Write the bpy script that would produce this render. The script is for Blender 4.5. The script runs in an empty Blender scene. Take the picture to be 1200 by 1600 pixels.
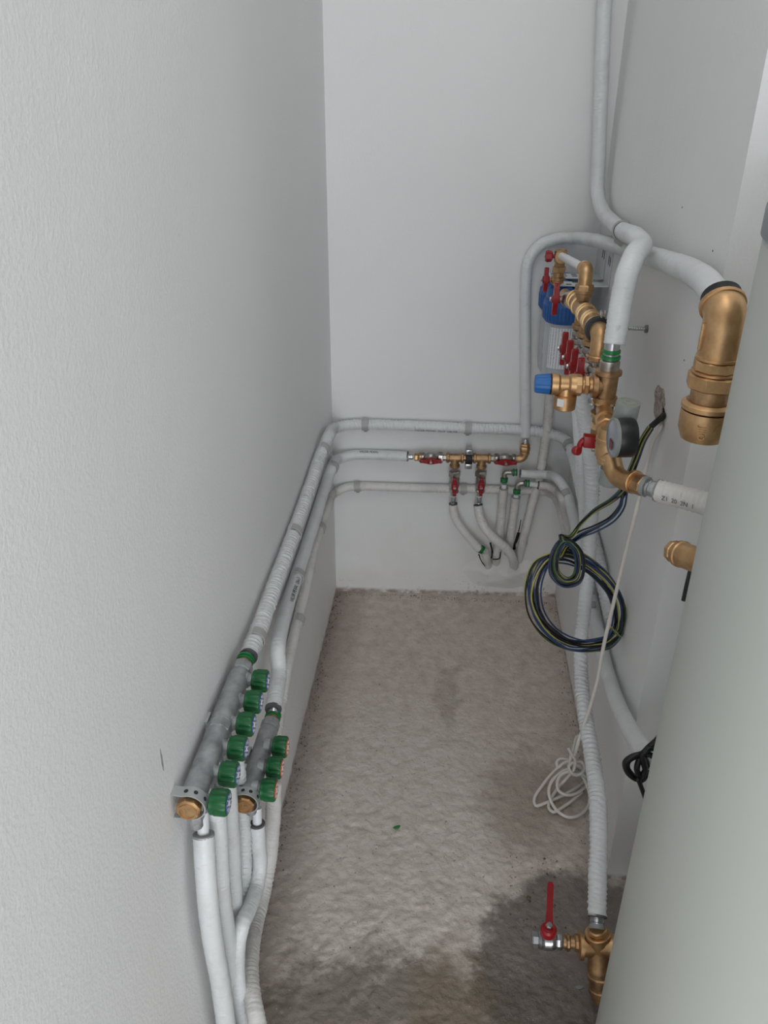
import bpy, bmesh, math, random
from mathutils import Vector as V, Matrix, noise

# ---------------------------------------------------------------- camera, world, light
S = bpy.context.scene
COL = S.collection
PI = math.pi
W, YB, DY, YC = 0.7713, 2.4338, 0.0324, 1.3064      # room width, depth of back wall (its skew), end of the right wall
FPX, PITCH, YAW, ROLL = 1281.2, 0.48240, 0.07943, 0.00798
CAM = V((0.3618, 0.0, 1.6))
FW = V((-math.sin(YAW)*math.cos(PITCH), math.cos(YAW)*math.cos(PITCH), -math.sin(PITCH)))
_R = V((math.cos(YAW), math.sin(YAW), 0)); _U = _R.cross(FW)
RT = _R*math.cos(ROLL) + _U*math.sin(ROLL); UP = -_R*math.sin(ROLL) + _U*math.cos(ROLL)
cd = bpy.data.cameras.new('camera'); cam = bpy.data.objects.new('camera', cd); COL.objects.link(cam)
cd.sensor_fit = 'VERTICAL'; cd.sensor_height = 36; cd.sensor_width = 27; cd.lens = FPX/1600*36; cd.clip_start = 0.02
cam.matrix_world = Matrix(((RT.x, UP.x, -FW.x, CAM.x), (RT.y, UP.y, -FW.y, CAM.y), (RT.z, UP.z, -FW.z, CAM.z), (0, 0, 0, 1)))
S.camera = cam
wd = bpy.data.worlds.new('overcast_sky'); S.world = wd; wd.use_nodes = True
bg = wd.node_tree.nodes['Background']; bg.inputs[0].default_value = (0.88, 0.95, 1.0, 1); bg.inputs[1].default_value = 1.2
# daylight through the open doorway behind the camera
ld = bpy.data.lights.new('doorway_daylight', 'AREA'); ld.shape = 'RECTANGLE'; ld.size = 1.7; ld.size_y = 1.8
ld.energy = 34.5; ld.color = (0.93, 0.965, 1.0)
lo = bpy.data.objects.new('doorway_daylight', ld); COL.objects.link(lo)
lo.location = (0.875, -2.41, 0.92); lo.rotation_euler = (PI/2, 0, 0)
# added fill light overhead, out of view, to lift side walls and floor
lc = bpy.data.lights.new('overhead_fill', 'AREA'); lc.shape = 'RECTANGLE'; lc.size = 0.7; lc.size_y = 2.0; lc.energy = 8.8; lc.color = (1.0, 0.97, 0.93)
lp_ = bpy.data.objects.new('overhead_fill', lc); COL.objects.link(lp_); lp_.location = (0.385, 0.5, 3.55)
S.view_settings.view_transform = 'Standard'; S.view_settings.look = 'None'
S.view_settings.exposure = 0.06; S.view_settings.gamma = 1.0; S.view_settings.use_curve_mapping = False
random.seed(7)

# ---------------------------------------------------------------- pixel -> point on a named plane of the room
def ray(x, y): return FW + RT*((x-600)/FPX) - UP*((y-800)/FPX)
def onX(x, y, X): d = ray(x, y); return CAM + d*((X-CAM.x)/d.x)
def L(x, y, o): return onX(x, y, o)                      # o metres off the left wall
def Rw(x, y, o): return onX(x, y, W-o)                   # o metres off the right wall
def D(x, y, Y): d = ray(x, y); return CAM + d*(Y/d.y)
def G(x, y, z): d = ray(x, y); return CAM + d*((z-CAM.z)/d.z)
def B(x, y, o):                                          # o metres off the back wall
    d = ray(x, y); t = (YB-o+DY/W*CAM.x)/(d.y-DY/W*d.x); return CAM + d*t
BN = V((DY/W, -1, 0)).normalized()                       # back wall's normal
BX = V((1, DY/W, 0)).normalized()
X, Y, Z = V((1, 0, 0)), V((0, 1, 0)), V((0, 0, 1))

# ---------------------------------------------------------------- materials
def lin(c): return tuple(((v/255+0.055)/1.055)**2.4 if v/255 > 0.04045 else v/255/12.92 for v in c) + (1,)
MATS = {}
def mat(name, col, rough=0.5, metal=0.0, spec=0.5, build=None, **kw):
    m = bpy.data.materials.new(name); m.use_nodes = True
    nt = m.node_tree; p = nt.nodes['Principled BSDF']
    p.inputs['Base Color'].default_value = lin(col) if max(col) > 1 else tuple(col)+(1,)
    p.inputs['Roughness'].default_value = rough; p.inputs['Metallic'].default_value = metal
    p.inputs['Specular IOR Level'].default_value = spec
    for k, v in kw.items(): p.inputs[k.replace('_', ' ')].default_value = v
    if build: build(nt, p)
    MATS[name] = m; return m
def node(nt, t, **kw):
    n = nt.nodes.new(t)
    for k, v in kw.items():
        if k in n.inputs: n.inputs[k].default_value = v
        else: setattr(n, k, v)
    return n
def coords(nt, kind='Object', scale=(1, 1, 1)):
    tc = node(nt, 'ShaderNodeTexCoord'); mp = node(nt, 'ShaderNodeMapping'); mp.inputs['Scale'].default_value = scale
    nt.links.new(tc.outputs[kind], mp.inputs[0]); return mp.outputs[0]
def wcoords(nt, scale=(1, 1, 1)):
    g = node(nt, 'ShaderNodeNewGeometry'); mp = node(nt, 'ShaderNodeMapping'); mp.inputs['Scale'].default_value = scale
    nt.links.new(g.outputs['Position'], mp.inputs[0]); return mp.outputs[0]
def nz(nt, vec, scale, detail=4, rough=0.55):
    n = node(nt, 'ShaderNodeTexNoise'); n.inputs['Scale'].default_value = scale; n.inputs['Detail'].default_value = detail
    n.inputs['Roughness'].default_value = rough; nt.links.new(vec, n.inputs['Vector']); return n.outputs['Fac']
def ramp(nt, fac, stops):
    r = node(nt, 'ShaderNodeValToRGB'); e = r.color_ramp.elements
    while len(e) < len(stops): e.new(0.5)
    for i, (p, c) in enumerate(stops):
        e[i].position = p; e[i].color = c if len(c) == 4 else (lin(c) if max(c) > 1 else tuple(c)+(1,))
    nt.links.new(fac, r.inputs[0]); return r.outputs[0]
def g_(v): return (v, v, v, 1)
def math_(nt, op, a, b=None, clamp=False):
    n = node(nt, 'ShaderNodeMath', operation=op); n.use_clamp = clamp
    for i, q in enumerate((a, b)):
        if q is None: continue
        if isinstance(q, (int, float)): n.inputs[i].default_value = q
        else: nt.links.new(q, n.inputs[i])
    return n.outputs[0]
def mix(nt, fac, a, b, mode='MIX'):
    n = node(nt, 'ShaderNodeMix', data_type='RGBA', blend_type=mode)
    for sock, q in ((n.inputs[0], fac), (n.inputs[6], a), (n.inputs[7], b)):
        if isinstance(q, (int, float)): sock.default_value = q
        elif isinstance(q, tuple): sock.default_value = q
        else: nt.links.new(q, sock)
    return n.outputs[2]
def bump(nt, p, h, strength, dist, prev=None):
    b = node(nt, 'ShaderNodeBump'); b.inputs['Strength'].default_value = strength; b.inputs['Distance'].default_value = dist
    nt.links.new(h, b.inputs['Height'])
    if prev is not None: nt.links.new(prev, b.inputs['Normal'])
    nt.links.new(b.outputs[0], p.inputs['Normal']); return b.outputs[0]

def m_plaster(stretch, fine):
    def f(nt, p):
        v = wcoords(nt); vs = wcoords(nt, stretch)
        a = nz(nt, v, 1.6, 3); b = nz(nt, vs, 38, 5); c = nz(nt, v, 170, 4)
        col = ramp(nt, a, [(0.3, (236, 237, 237)), (0.75, (242, 242, 242))])
        # brownish splash dirt low down near the floor
        sep = node(nt, 'ShaderNodeSeparateXYZ'); nt.links.new(v, sep.inputs[0])
        hgt = math_(nt, 'MULTIPLY', math_(nt, 'SUBTRACT', 0.42, sep.outputs[2]), 2.0, True)
        d = ramp(nt, nz(nt, v, 5.5, 5), [(0.35, g_(0)), (0.8, g_(1))])
        col = mix(nt, math_(nt, 'MULTIPLY', hgt, math_(nt, 'ADD', math_(nt, 'MULTIPLY', d, 0.4), 0.03)), col, lin((204, 190, 176)))
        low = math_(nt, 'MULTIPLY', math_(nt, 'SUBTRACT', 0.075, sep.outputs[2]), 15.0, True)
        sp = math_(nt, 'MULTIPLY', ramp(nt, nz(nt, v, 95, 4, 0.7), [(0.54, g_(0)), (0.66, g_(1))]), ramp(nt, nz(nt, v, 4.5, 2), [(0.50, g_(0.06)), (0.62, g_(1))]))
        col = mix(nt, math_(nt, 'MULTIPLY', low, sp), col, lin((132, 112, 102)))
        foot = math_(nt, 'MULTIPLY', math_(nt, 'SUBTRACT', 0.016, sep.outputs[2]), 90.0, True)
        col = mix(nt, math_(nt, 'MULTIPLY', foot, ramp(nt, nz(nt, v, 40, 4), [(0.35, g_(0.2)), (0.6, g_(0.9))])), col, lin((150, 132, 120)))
        nt.links.new(col, p.inputs['Base Color'])
        n1 = bump(nt, p, b, 0.22, 0.003); bump(nt, p, c, fine, 0.0020, n1)
    return f
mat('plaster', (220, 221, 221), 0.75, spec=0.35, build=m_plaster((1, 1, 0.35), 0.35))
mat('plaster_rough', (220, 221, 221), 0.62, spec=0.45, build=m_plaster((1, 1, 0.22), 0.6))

def m_floor(nt, p):
    v = wcoords(nt)
    n1 = nz(nt, v, 3.2, 6, 0.6); n2 = nz(nt, v, 26, 6, 0.65); n3 = nz(nt, v, 160, 4, 0.6)
    base = ramp(nt, n2, [(0.30, (194, 179, 170)), (0.55, (216, 203, 194)), (0.78, (228, 219, 211))])
    sep = node(nt, 'ShaderNodeSeparateXYZ'); nt.links.new(v, sep.inputs[0])
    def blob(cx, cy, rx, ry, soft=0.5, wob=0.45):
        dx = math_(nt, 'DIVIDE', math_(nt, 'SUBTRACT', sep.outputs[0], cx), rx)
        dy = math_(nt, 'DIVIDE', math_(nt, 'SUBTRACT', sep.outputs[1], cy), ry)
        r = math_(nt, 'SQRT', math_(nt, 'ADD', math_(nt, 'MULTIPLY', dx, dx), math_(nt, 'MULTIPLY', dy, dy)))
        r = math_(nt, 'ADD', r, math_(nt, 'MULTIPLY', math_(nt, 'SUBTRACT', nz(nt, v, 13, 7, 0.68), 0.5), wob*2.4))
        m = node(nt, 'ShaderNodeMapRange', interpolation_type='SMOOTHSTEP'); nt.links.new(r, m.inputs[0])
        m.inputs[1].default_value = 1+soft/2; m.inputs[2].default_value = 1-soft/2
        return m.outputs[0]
    # cement-lime smear in the middle, damp dark concrete in front and beside the drain valve
    wash = math_(nt, 'MULTIPLY', blob(0.25, 1.42, 0.32, 0.42, 0.9, 0.35), ramp(nt, n2, [(0.28, g_(0.35)), (0.6, g_(1))]))
    col = mix(nt, math_(nt, 'MULTIPLY', wash, 0.6), base, lin((224, 217, 210)))
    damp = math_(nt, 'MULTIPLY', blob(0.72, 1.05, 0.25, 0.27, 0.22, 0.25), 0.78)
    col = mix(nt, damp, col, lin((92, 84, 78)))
    damp2 = math_(nt, 'MULTIPLY', blob(0.36, 0.86, 0.40, 0.22, 0.5, 0.5), 0.70)
    col = mix(nt, damp2, col, lin((98, 88, 78)))
    ochre = math_(nt, 'MULTIPLY', blob(0.42, 0.98, 0.08, 0.14, 0.8, 0.6), 0.4)
    col = mix(nt, ochre, col, lin((130, 112, 84)))
    och2 = math_(nt, 'MULTIPLY', blob(0.60, 1.52, 0.10, 0.16, 0.9, 0.6), 0.45)
    col = mix(nt, och2, col, lin((140, 124, 104)))
    wetp = math_(nt, 'MULTIPLY', blob(0.40, 1.90, 0.035, 0.12, 1.1, 1.2), 0.26)
    col = mix(nt, wetp, col, lin((112, 99, 92)))
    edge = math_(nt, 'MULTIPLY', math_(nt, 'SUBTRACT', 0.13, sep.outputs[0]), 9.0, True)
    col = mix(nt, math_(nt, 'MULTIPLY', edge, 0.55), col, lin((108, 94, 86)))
    sp = ramp(nt, n3, [(0.66, g_(0)), (0.72, g_(1))])
    col = mix(nt, math_(nt, 'MULTIPLY', sp, 0.45), col, lin((222, 216, 208)))
    sd = ramp(nt, nz(nt, v, 120, 3), [(0.28, g_(1)), (0.34, g_(0))])
    col = mix(nt, math_(nt, 'MULTIPLY', sd, 0.5), col, lin((80, 72, 66)))
    nt.links.new(col, p.inputs['Base Color'])
    rg = math_(nt, 'SUBTRACT', 0.72, math_(nt, 'MULTIPLY', math_(nt, 'ADD', damp, damp2), 0.30))
    nt.links.new(rg, p.inputs['Roughness'])
    b1 = bump(nt, p, nz(nt, v, 85, 6, 0.65), 0.8, 0.006); bump(nt, p, n3, 0.5, 0.002, b1)
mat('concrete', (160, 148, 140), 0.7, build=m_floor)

def m_film(ridge, freq, dirt=0.25, col=(226, 229, 230)):
    def f(nt, p):
        tc = node(nt, 'ShaderNodeTexCoord')
        mp = node(nt, 'ShaderNodeMapping'); mp.inputs['Scale'].default_value = (28, freq, 1); nt.links.new(tc.outputs['UV'], mp.inputs[0])
        a = nz(nt, mp.outputs[0], 1.0, 3, 0.6)
        mp2 = node(nt, 'ShaderNodeMapping'); mp2.inputs['Scale'].default_value = (12, 22, 1); nt.links.new(tc.outputs['UV'], mp2.inputs[0])
        b = nz(nt, mp2.outputs[0], 1.0, 4)
        bn = bump(nt, p, a, ridge, 0.004); bump(nt, p, b, 0.4, 0.004, bn)
        v = wcoords(nt)
        d = ramp(nt, nz(nt, v, 14, 6, 0.65), [(0.52, g_(0)), (0.78, g_(1))])
        cr = ramp(nt, a, [(0.26, g_(1)), (0.36, g_(0))])
        c = mix(nt, math_(nt, 'MULTIPLY', d, dirt), lin(col), lin((150, 138, 126)))
        c = mix(nt, math_(nt, 'MULTIPLY', cr, dirt), c, lin((128, 122, 116)))
        nt.links.new(c, p.inputs['Base Color'])
    return f
mat('film', (228, 231, 232), 0.32, build=m_film(0.35, 170))
mat('film_ribbed', (228, 231, 232), 0.30, build=m_film(0.85, 120, 0.15))
mat('film_dirty', (222, 220, 216), 0.45, build=m_film(0.5, 140, 0.4, (225, 223, 220)))
mat('foam', (92, 92, 94), 0.9)
mat('foam_light', (150, 150, 148), 0.9)
mat('pex_white', (232, 235, 238), 0.3)
def m_metal(c0, c1, s, r0, r1, bs=0.15):
    def f(nt, p):
        v = wcoords(nt)
        a = nz(nt, v, s, 5, 0.6)
        nt.links.new(ramp(nt, a, [(0.3, c0), (0.7, c1)]), p.inputs['Base Color'])
        rr = node(nt, 'ShaderNodeMapRange'); nt.links.new(a, rr.inputs[0]); rr.inputs[3].default_value = r0; rr.inputs[4].default_value = r1
        nt.links.new(rr.outputs[0], p.inputs['Roughness'])
        bump(nt, p, nz(nt, v, 900, 2), bs, 0.0006)
    return f
mat('brass', (184, 140, 88), 0.36, 1.0, build=m_metal((186, 146, 104), (216, 180, 136), 45, 0.34, 0.50))
mat('brass_aged', (150, 112, 74), 0.45, 1.0, build=m_metal((150, 120, 92), (204, 168, 126), 60, 0.38, 0.58))
mat('brass_bright', (214, 172, 112), 0.25, 1.0, build=m_metal((214, 176, 124), (232, 200, 150), 40, 0.2, 0.3, 0.05))
mat('hemp', (98, 82, 68), 0.85, 0.0)
mat('nickel', (178, 174, 168), 0.32, 1.0, build=m_metal((150, 143, 136), (200, 196, 190), 60, 0.25, 0.42))
mat('steel', (190, 192, 195), 0.28, 1.0)
mat('zinc', (140, 142, 145), 0.45, 1.0)
mat('cast_grey', (170, 173, 176), 0.45, 0.45, build=m_metal((138, 141, 144), (190, 193, 196), 34, 0.38, 0.52, 0.3))
mat('cast_bright', (208, 210, 212), 0.35, 0.45)
mat('galvanised', (190, 194, 194), 0.42, 0.55)
mat('red_paint', (150, 22, 28), 0.35)
mat('green_plastic', (12, 92, 46), 0.36)
mat('green_ring', (24, 128, 62), 0.35)
mat('blue_cap', (36, 106, 178), 0.42)
mat('blue_housing', (36, 92, 162), 0.4)
mat('blue_dial', (70, 92, 150), 0.4)
mat('orange_dial', (206, 104, 66), 0.4)
mat('white_print', (226, 226, 226), 0.5)
mat('black_rubber', (26, 26, 28), 0.55)
mat('black_plastic', (24, 25, 28), 0.4)
mat('grey_plastic', (142, 147, 145), 0.42)
mat('grey_lid', (150, 156, 146), 0.5)
mat('glass_face', (150, 154, 164), 0.10, spec=0.7)
mat('red_mark', (112, 40, 46), 0.5)
mat('clip_grey', (178, 178, 177), 0.45, 0.0)
mat('white_metal', (222, 226, 228), 0.4)
mat('slot_dark', (44, 48, 56), 0.8)
mat('bowl_clear', (236, 240, 244), 0.10, spec=0.6, Transmission_Weight=0.55, IOR=1.2)
mat('cartridge', (232, 232, 230), 0.7)
def m_label(nt, p):
    tc = node(nt, 'ShaderNodeTexCoord'); mp = node(nt, 'ShaderNodeMapping'); mp.inputs['Scale'].default_value = (1, 1, 1)
    nt.links.new(tc.outputs['UV'], mp.inputs[0])
    w = node(nt, 'ShaderNodeTexWave', wave_type='BANDS', bands_direction='X'); w.inputs['Scale'].default_value = 2.6
    nt.links.new(mp.outputs[0], w.inputs[0])
    mp2 = node(nt, 'ShaderNodeMapping'); mp2.inputs['Scale'].default_value = (14, 60, 1); nt.links.new(tc.outputs['UV'], mp2.inputs[0])
    k = math_(nt, 'MULTIPLY', ramp(nt, w.outputs['Fac'], [(0.62, g_(0)), (0.7, g_(1))]), ramp(nt, nz(nt, mp2.outputs[0], 1, 2), [(0.42, g_(0)), (0.5, g_(1))]))
    nt.links.new(mix(nt, k, lin((228, 230, 234)), lin((168, 171, 178))), p.inputs['Base Color'])
mat('label_print', (220, 222, 226), 0.5, build=m_label)
mat('wire_blue', (48, 68, 104), 0.4)
mat('wire_black', (20, 20, 24), 0.4)
mat('wire_grey', (58, 66, 80), 0.4)
def m_gy(nt, p):
    tc = node(nt, 'ShaderNodeTexCoord'); mp = node(nt, 'ShaderNodeMapping'); nt.links.new(tc.outputs['UV'], mp.inputs[0])
    sep = node(nt, 'ShaderNodeSeparateXYZ'); nt.links.new(mp.outputs[0], sep.inputs[0])
    k = math_(nt, 'GREATER_THAN', math_(nt, 'FRACT', math_(nt, 'MULTIPLY', sep.outputs[0], 1/0.0126)), 0.55)
    nt.links.new(mix(nt, k, lin((172, 164, 88)), lin((62, 92, 60))), p.inputs['Base Color'])
mat('wire_green_yellow', (150, 150, 60), 0.45, build=m_gy)
mat('wire_white', (228, 223, 216), 0.5)
mat('sheath', (22, 30, 24), 0.5)
mat('tank_jacket', (192, 196, 190), 0.42, spec=0.4)
mat('tank_cap', (128, 134, 138), 0.45)
mat('ink', (40, 40, 44), 0.7)
mat('ink_faint', (110, 110, 114), 0.7)
def m_chip(nt, p):
    v = wcoords(nt); a = nz(nt, v, 90, 5, 0.7)
    nt.links.new(ramp(nt, a, [(0.25, (96, 82, 72)), (0.48, (178, 166, 156)), (0.7, (222, 218, 213))]), p.inputs['Base Color'])
    bump(nt, p, a, 1.0, 0.006)
mat('chipped', (150, 140, 130), 0.9, build=m_chip)
mat('dark_gap', (46, 38, 34), 0.95)
mat('leaf_green', (50, 120, 60), 0.6)
mat('grit', (92, 82, 76), 0.95)
def m_patch(nt, p):
    v = wcoords(nt); a = nz(nt, v, 14, 5); b = nz(nt, v, 60, 5)
    nt.links.new(ramp(nt, a, [(0.3, (214, 206, 198)), (0.7, (232, 229, 226))]), p.inputs['Base Color'])
    bump(nt, p, b, 0.6, 0.004)
mat('patch', (205, 198, 190), 0.85, build=m_patch)

# ---------------------------------------------------------------- mesh helpers
def basis(d):
    d = d.normalized(); a = Z if abs(d.z) < 0.9 else X
    u = a.cross(d).normalized(); return u, d.cross(u), d
def lathe(bm, A, d, prof, seg=24, cap=True, rot=0.0, start=None):
    u, v, d = basis(d) if start is None else (start, d.normalized().cross(start), d.normalized())
    rings = []
    for t, r in prof:
        c = A + d*t
        rings.append([bm.verts.new(c + (u*math.cos(rot+2*PI*i/seg) + v*math.sin(rot+2*PI*i/seg))*max(r, 1e-5)) for i in range(seg)])
    for a, b in zip(rings, rings[1:]):
        for i in range(seg): bm.faces.new((a[i], a[(i+1) % seg], b[(i+1) % seg], b[i]))
    if cap:
        bm.faces.new(rings[0][::-1]); bm.faces.new(rings[-1])
def hexn(bm, A, d, t0, t1, r, sides=6, rot=0.3):
    c = min(0.0025, (t1-t0)*0.25)
    lathe(bm, A, d, [(t0, r*0.88), (t0+c, r), (t1-c, r), (t1, r*0.88)], sides, True, rot)
def ribbed(bm, A, d, prof, ribs, depth):
    u, v, d = basis(d); seg = ribs*4; rings = []
    for t, r, k in prof:
        ring = []
        for i in range(seg):
            rr = r - (depth*k if i % 4 in (0, 1) else 0); an = 2*PI*i/seg
            ring.append(bm.verts.new(A + d*t + (u*math.cos(an)+v*math.sin(an))*rr))
        rings.append(ring)
    for a, b in zip(rings, rings[1:]):
        for i in range(seg): bm.faces.new((a[i], a[(i+1) % seg], b[(i+1) % seg], b[i]))
    bm.faces.new(rings[0][::-1]); bm.faces.new(rings[-1])
class Path:
    def __init__(self, pts, step=0.008, rad=None):
        pts = [V(p) for p in pts]
        P = [pts[0]*2-pts[1]] + pts + [pts[-1]*2-pts[-2]]
        out = []; rr = []
        for i in range(1, len(P)-2):
            p0, p1, p2, p3 = P[i-1:i+3]
            n = max(2, int((p2-p1).length/step))
            # centripetal Catmull-Rom
            t0 = 0.0; t1 = t0+max((p1-p0).length, 1e-5)**0.5; t2 = t1+max((p2-p1).length, 1e-5)**0.5; t3 = t2+max((p3-p2).length, 1e-5)**0.5
            for k in range(n):
                t = t1+(t2-t1)*k/n
                a1 = p0*((t1-t)/(t1-t0))+p1*((t-t0)/(t1-t0)); a2 = p1*((t2-t)/(t2-t1))+p2*((t-t1)/(t2-t1)); a3 = p2*((t3-t)/(t3-t2))+p3*((t-t2)/(t3-t2))
                b1 = a1*((t2-t)/(t2-t0))+a2*((t-t0)/(t2-t0)); b2 = a2*((t3-t)/(t3-t1))+a3*((t-t1)/(t3-t1))
                out.append(b1*((t2-t)/(t2-t1))+b2*((t-t1)/(t2-t1)))
                if rad is not None: rr.append(rad[i-1]*(1-k/n)+rad[i]*k/n)
        out.append(pts[-1]); self.p = out; self.rad = (rr+[rad[-1]]) if rad is not None else None
        n = len(out)
        self.t = [(out[min(i+1, n-1)]-out[max(i-1, 0)]).normalized() for i in range(n)]
        u = basis(self.t[0])[0]; self.u = []
        for i in range(n):
            u = (u - self.t[i]*u.dot(self.t[i])).normalized(); self.u.append(u.copy())
        self.s = [0.0]
        for i in range(1, n): self.s.append(self.s[-1]+(out[i]-out[i-1]).length)
        self.length = self.s[-1]
    def at(self, s):
        s = max(0, min(self.length, s)); i = 0
        import bisect
        i = max(0, min(len(self.s)-2, bisect.bisect_right(self.s, s)-1))
        f = (s-self.s[i])/max(1e-9, self.s[i+1]-self.s[i])
        return self.p[i].lerp(self.p[i+1], f), self.t[i].lerp(self.t[i+1], f).normalized(), self.u[i].lerp(self.u[i+1], f).normalized()
    def near(self, q):
        i = min(range(len(self.p)), key=lambda k: (self.p[k]-q).length); return self.s[i]
def sweep(bm, path, r, seg=18, cap=True, wob=0.0, seed=0.0, rib=None):
    uvl = bm.loops.layers.uv.verify(); rings = []
    for i, c in enumerate(path.p):
        t, u = path.t[i], path.u[i]; v = t.cross(u); rad = path.rad[i] if path.rad else r
        ring = []
        for k in range(seg):
            a = 2*PI*k/seg; dirv = u*math.cos(a)+v*math.sin(a)
            rr = rad
            if wob: rr *= 1+wob*noise.noise(V((c.x*60+seed, c.y*60, c.z*60))+dirv*0.5)
            if rib:
                s_ = path.s[i]; q = s_/rib[0]+0.55*math.sin(a+seed)+0.9*noise.noise(V((s_*35, a*0.4, seed)))
                w_ = 0.35+0.65*max(0.0, 0.5+1.2*noise.noise(V((s_*16, math.cos(a)*0.8, math.sin(a)*0.8+seed))))
                rr += rib[1]*w_*(1-2*abs(math.sin(PI*q))**0.55)
            ring.append(bm.verts.new(c+dirv*rr))
        rings.append(ring)
    circ = 2*PI*r
    for i in range(len(rings)-1):
        for k in range(seg):
            f = bm.faces.new((rings[i][k], rings[i][(k+1) % seg], rings[i+1][(k+1) % seg], rings[i+1][k]))
            for lp, (uu, vv) in zip(f.loops, ((k, path.s[i]), (k+1, path.s[i]), (k+1, path.s[i+1]), (k, path.s[i+1]))): lp[uvl].uv = (uu/seg*circ, vv)
    if cap:
        bm.faces.new(rings[0][::-1]); bm.faces.new(rings[-1])
def box(bm, c, ax, half, bev=0.0):
    vs = [bm.verts.new(c+ax[0]*(sx*half[0])+ax[1]*(sy*half[1])+ax[2]*(sz*half[2])) for sx in (-1, 1) for sy in (-1, 1) for sz in (-1, 1)]
    fs = [bm.faces.new([vs[i] for i in q]) for q in ((0, 1, 3, 2), (4, 6, 7, 5), (0, 4, 5, 1), (2, 3, 7, 6), (0, 2, 6, 4), (1, 5, 7, 3))]
    if bev: bmesh.ops.bevel(bm, geom=list({e for f in fs for e in f.edges}), offset=bev, segments=2, affect='EDGES', profile=0.6)
def plate(bm, o, u, v, n, outline, th):
    a = [bm.verts.new(o+u*x+v*y) for x, y in outline]; b = [bm.verts.new(o+u*x+v*y+n*th) for x, y in outline]
    bm.faces.new(a[::-1]); bm.faces.new(b)
    k = len(a)
    for i in range(k): bm.faces.new((a[i], a[(i+1) % k], b[(i+1) % k], b[i]))
WORG = {}
def link(o, parent, org):
    COL.objects.link(o); WORG[o.name] = org
    if parent is not None:
        o.parent = parent; o.location = org-WORG[parent.name]
    else: o.location = org
def obj(name, bm, m, parent=None, label=None, cat=None, group=None, kind=None, sharp=35):
    bmesh.ops.recalc_face_normals(bm, faces=bm.faces)
    n = len(bm.verts); org = V((0, 0, 0))
    lo_ = V((min(v.co.x for v in bm.verts), min(v.co.y for v in bm.verts), min(v.co.z for v in bm.verts)))
    hi_ = V((max(v.co.x for v in bm.verts), max(v.co.y for v in bm.verts), max(v.co.z for v in bm.verts)))
    org = (lo_+hi_)/2; org.z = lo_.z
    for v in bm.verts: v.co -= org
    me = bpy.data.meshes.new(name); bm.to_mesh(me); bm.free()
    for p in me.polygons: p.use_smooth = True
    if sharp: me.set_sharp_from_angle(angle=math.radians(sharp))
    me.materials.append(MATS[m])
    o = bpy.data.objects.new(name, me); link(o, parent, org)
    if label: o['label'] = label
    if cat: o['category'] = cat
    if group: o['group'] = group
    if kind: o['kind'] = kind
    return o
def thing(name, label, cat, loc, group=None):
    o = bpy.data.objects.new(name, None); o.empty_display_size = 0.03
    link(o, None, V(loc)); o['label'] = label; o['category'] = cat
    if group: o['group'] = group
    return o
def NB(): return bmesh.new()
def part(name, m, parent, fn, **kw):
    bm = NB(); fn(bm); return obj(name, bm, m, parent, **kw)
def text_mesh(txt, size):
    cu = bpy.data.curves.new('t', 'FONT'); cu.body = txt; cu.size = size; cu.resolution_u = 2
    ob = bpy.data.objects.new('t', cu); COL.objects.link(ob)
    dg = bpy.context.evaluated_depsgraph_get(); me = ob.evaluated_get(dg).to_mesh()
    vs = [v.co.copy() for v in me.vertices]; fs = [tuple(p.vertices) for p in me.polygons]
    ob.evaluated_get(dg).to_mesh_clear(); bpy.data.objects.remove(ob); bpy.data.curves.remove(cu)
    return vs, fs
def print_on(path, r, txt, size, s0, ang, m, parent, name='printed_lettering', sgn=1, off=0.0017):
    # ink on a pipe: the letters bent round its surface; ang from a world direction
    vs, fs = text_mesh(txt, size); bm = NB(); out = []
    for q in vs:
        c, t, u = path.at(s0+sgn*q.x)
        w = (ang-t*ang.dot(t)).normalized(); b = w.cross(t)
        a = sgn*q.y/r
        out.append(bm.verts.new(c+(w*math.cos(a)+b*math.sin(a))*(r+off)))
    for f in fs:
        try: bm.faces.new([out[i] for i in f])
        except ValueError: pass
    bm.normal_update()
    return obj(name, bm, m, parent, sharp=0)
def flat_text(txt, size, o, u, v, m, parent, name='embossed_lettering', depth=0.0006):
    vs, fs = text_mesh(txt, size); bm = NB()
    cx = (min(q.x for q in vs)+max(q.x for q in vs))/2; cy = (min(q.y for q in vs)+max(q.y for q in vs))/2
    n = u.cross(v); out = [bm.verts.new(o+u*(q.x-cx)+v*(q.y-cy)+n*depth) for q in vs]
    for f in fs:
        try: bm.faces.new([out[i] for i in f])
        except ValueError: pass
    r = bmesh.ops.extrude_face_region(bm, geom=list(bm.faces))
    bmesh.ops.translate(bm, verts=[g for g in r['geom'] if isinstance(g, bmesh.types.BMVert)], vec=-n*depth*1.5)
    return obj(name, bm, m, parent, sharp=20)

# ---------------------------------------------------------------- the setting
XF = 1.75; YF = -2.4; HC = 3.6
def quadbox(name, pts, h0, h1, m):
    bm = NB(); lo_ = [bm.verts.new((x, y, h0)) for x, y in pts]; hi_ = [bm.verts.new((x, y, h1)) for x, y in pts]
    bm.faces.new(lo_[::-1]); bm.faces.new(hi_); k = len(pts)
    for i in range(k): bm.faces.new((lo_[i], lo_[(i+1) % k], hi_[(i+1) % k], hi_[i]))
    return obj(name, bm, m, kind='structure')
YR = YB+DY
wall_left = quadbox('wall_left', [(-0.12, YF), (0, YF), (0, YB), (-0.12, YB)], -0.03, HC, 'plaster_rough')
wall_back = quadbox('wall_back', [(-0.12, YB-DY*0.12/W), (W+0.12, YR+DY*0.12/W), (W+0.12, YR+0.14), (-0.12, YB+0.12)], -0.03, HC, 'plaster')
wall_right = quadbox('wall_right', [(W, YC), (W+0.12, YC+0.12), (W+0.12, YR+0.01), (W, YR)], -0.03, HC, 'plaster')
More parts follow.
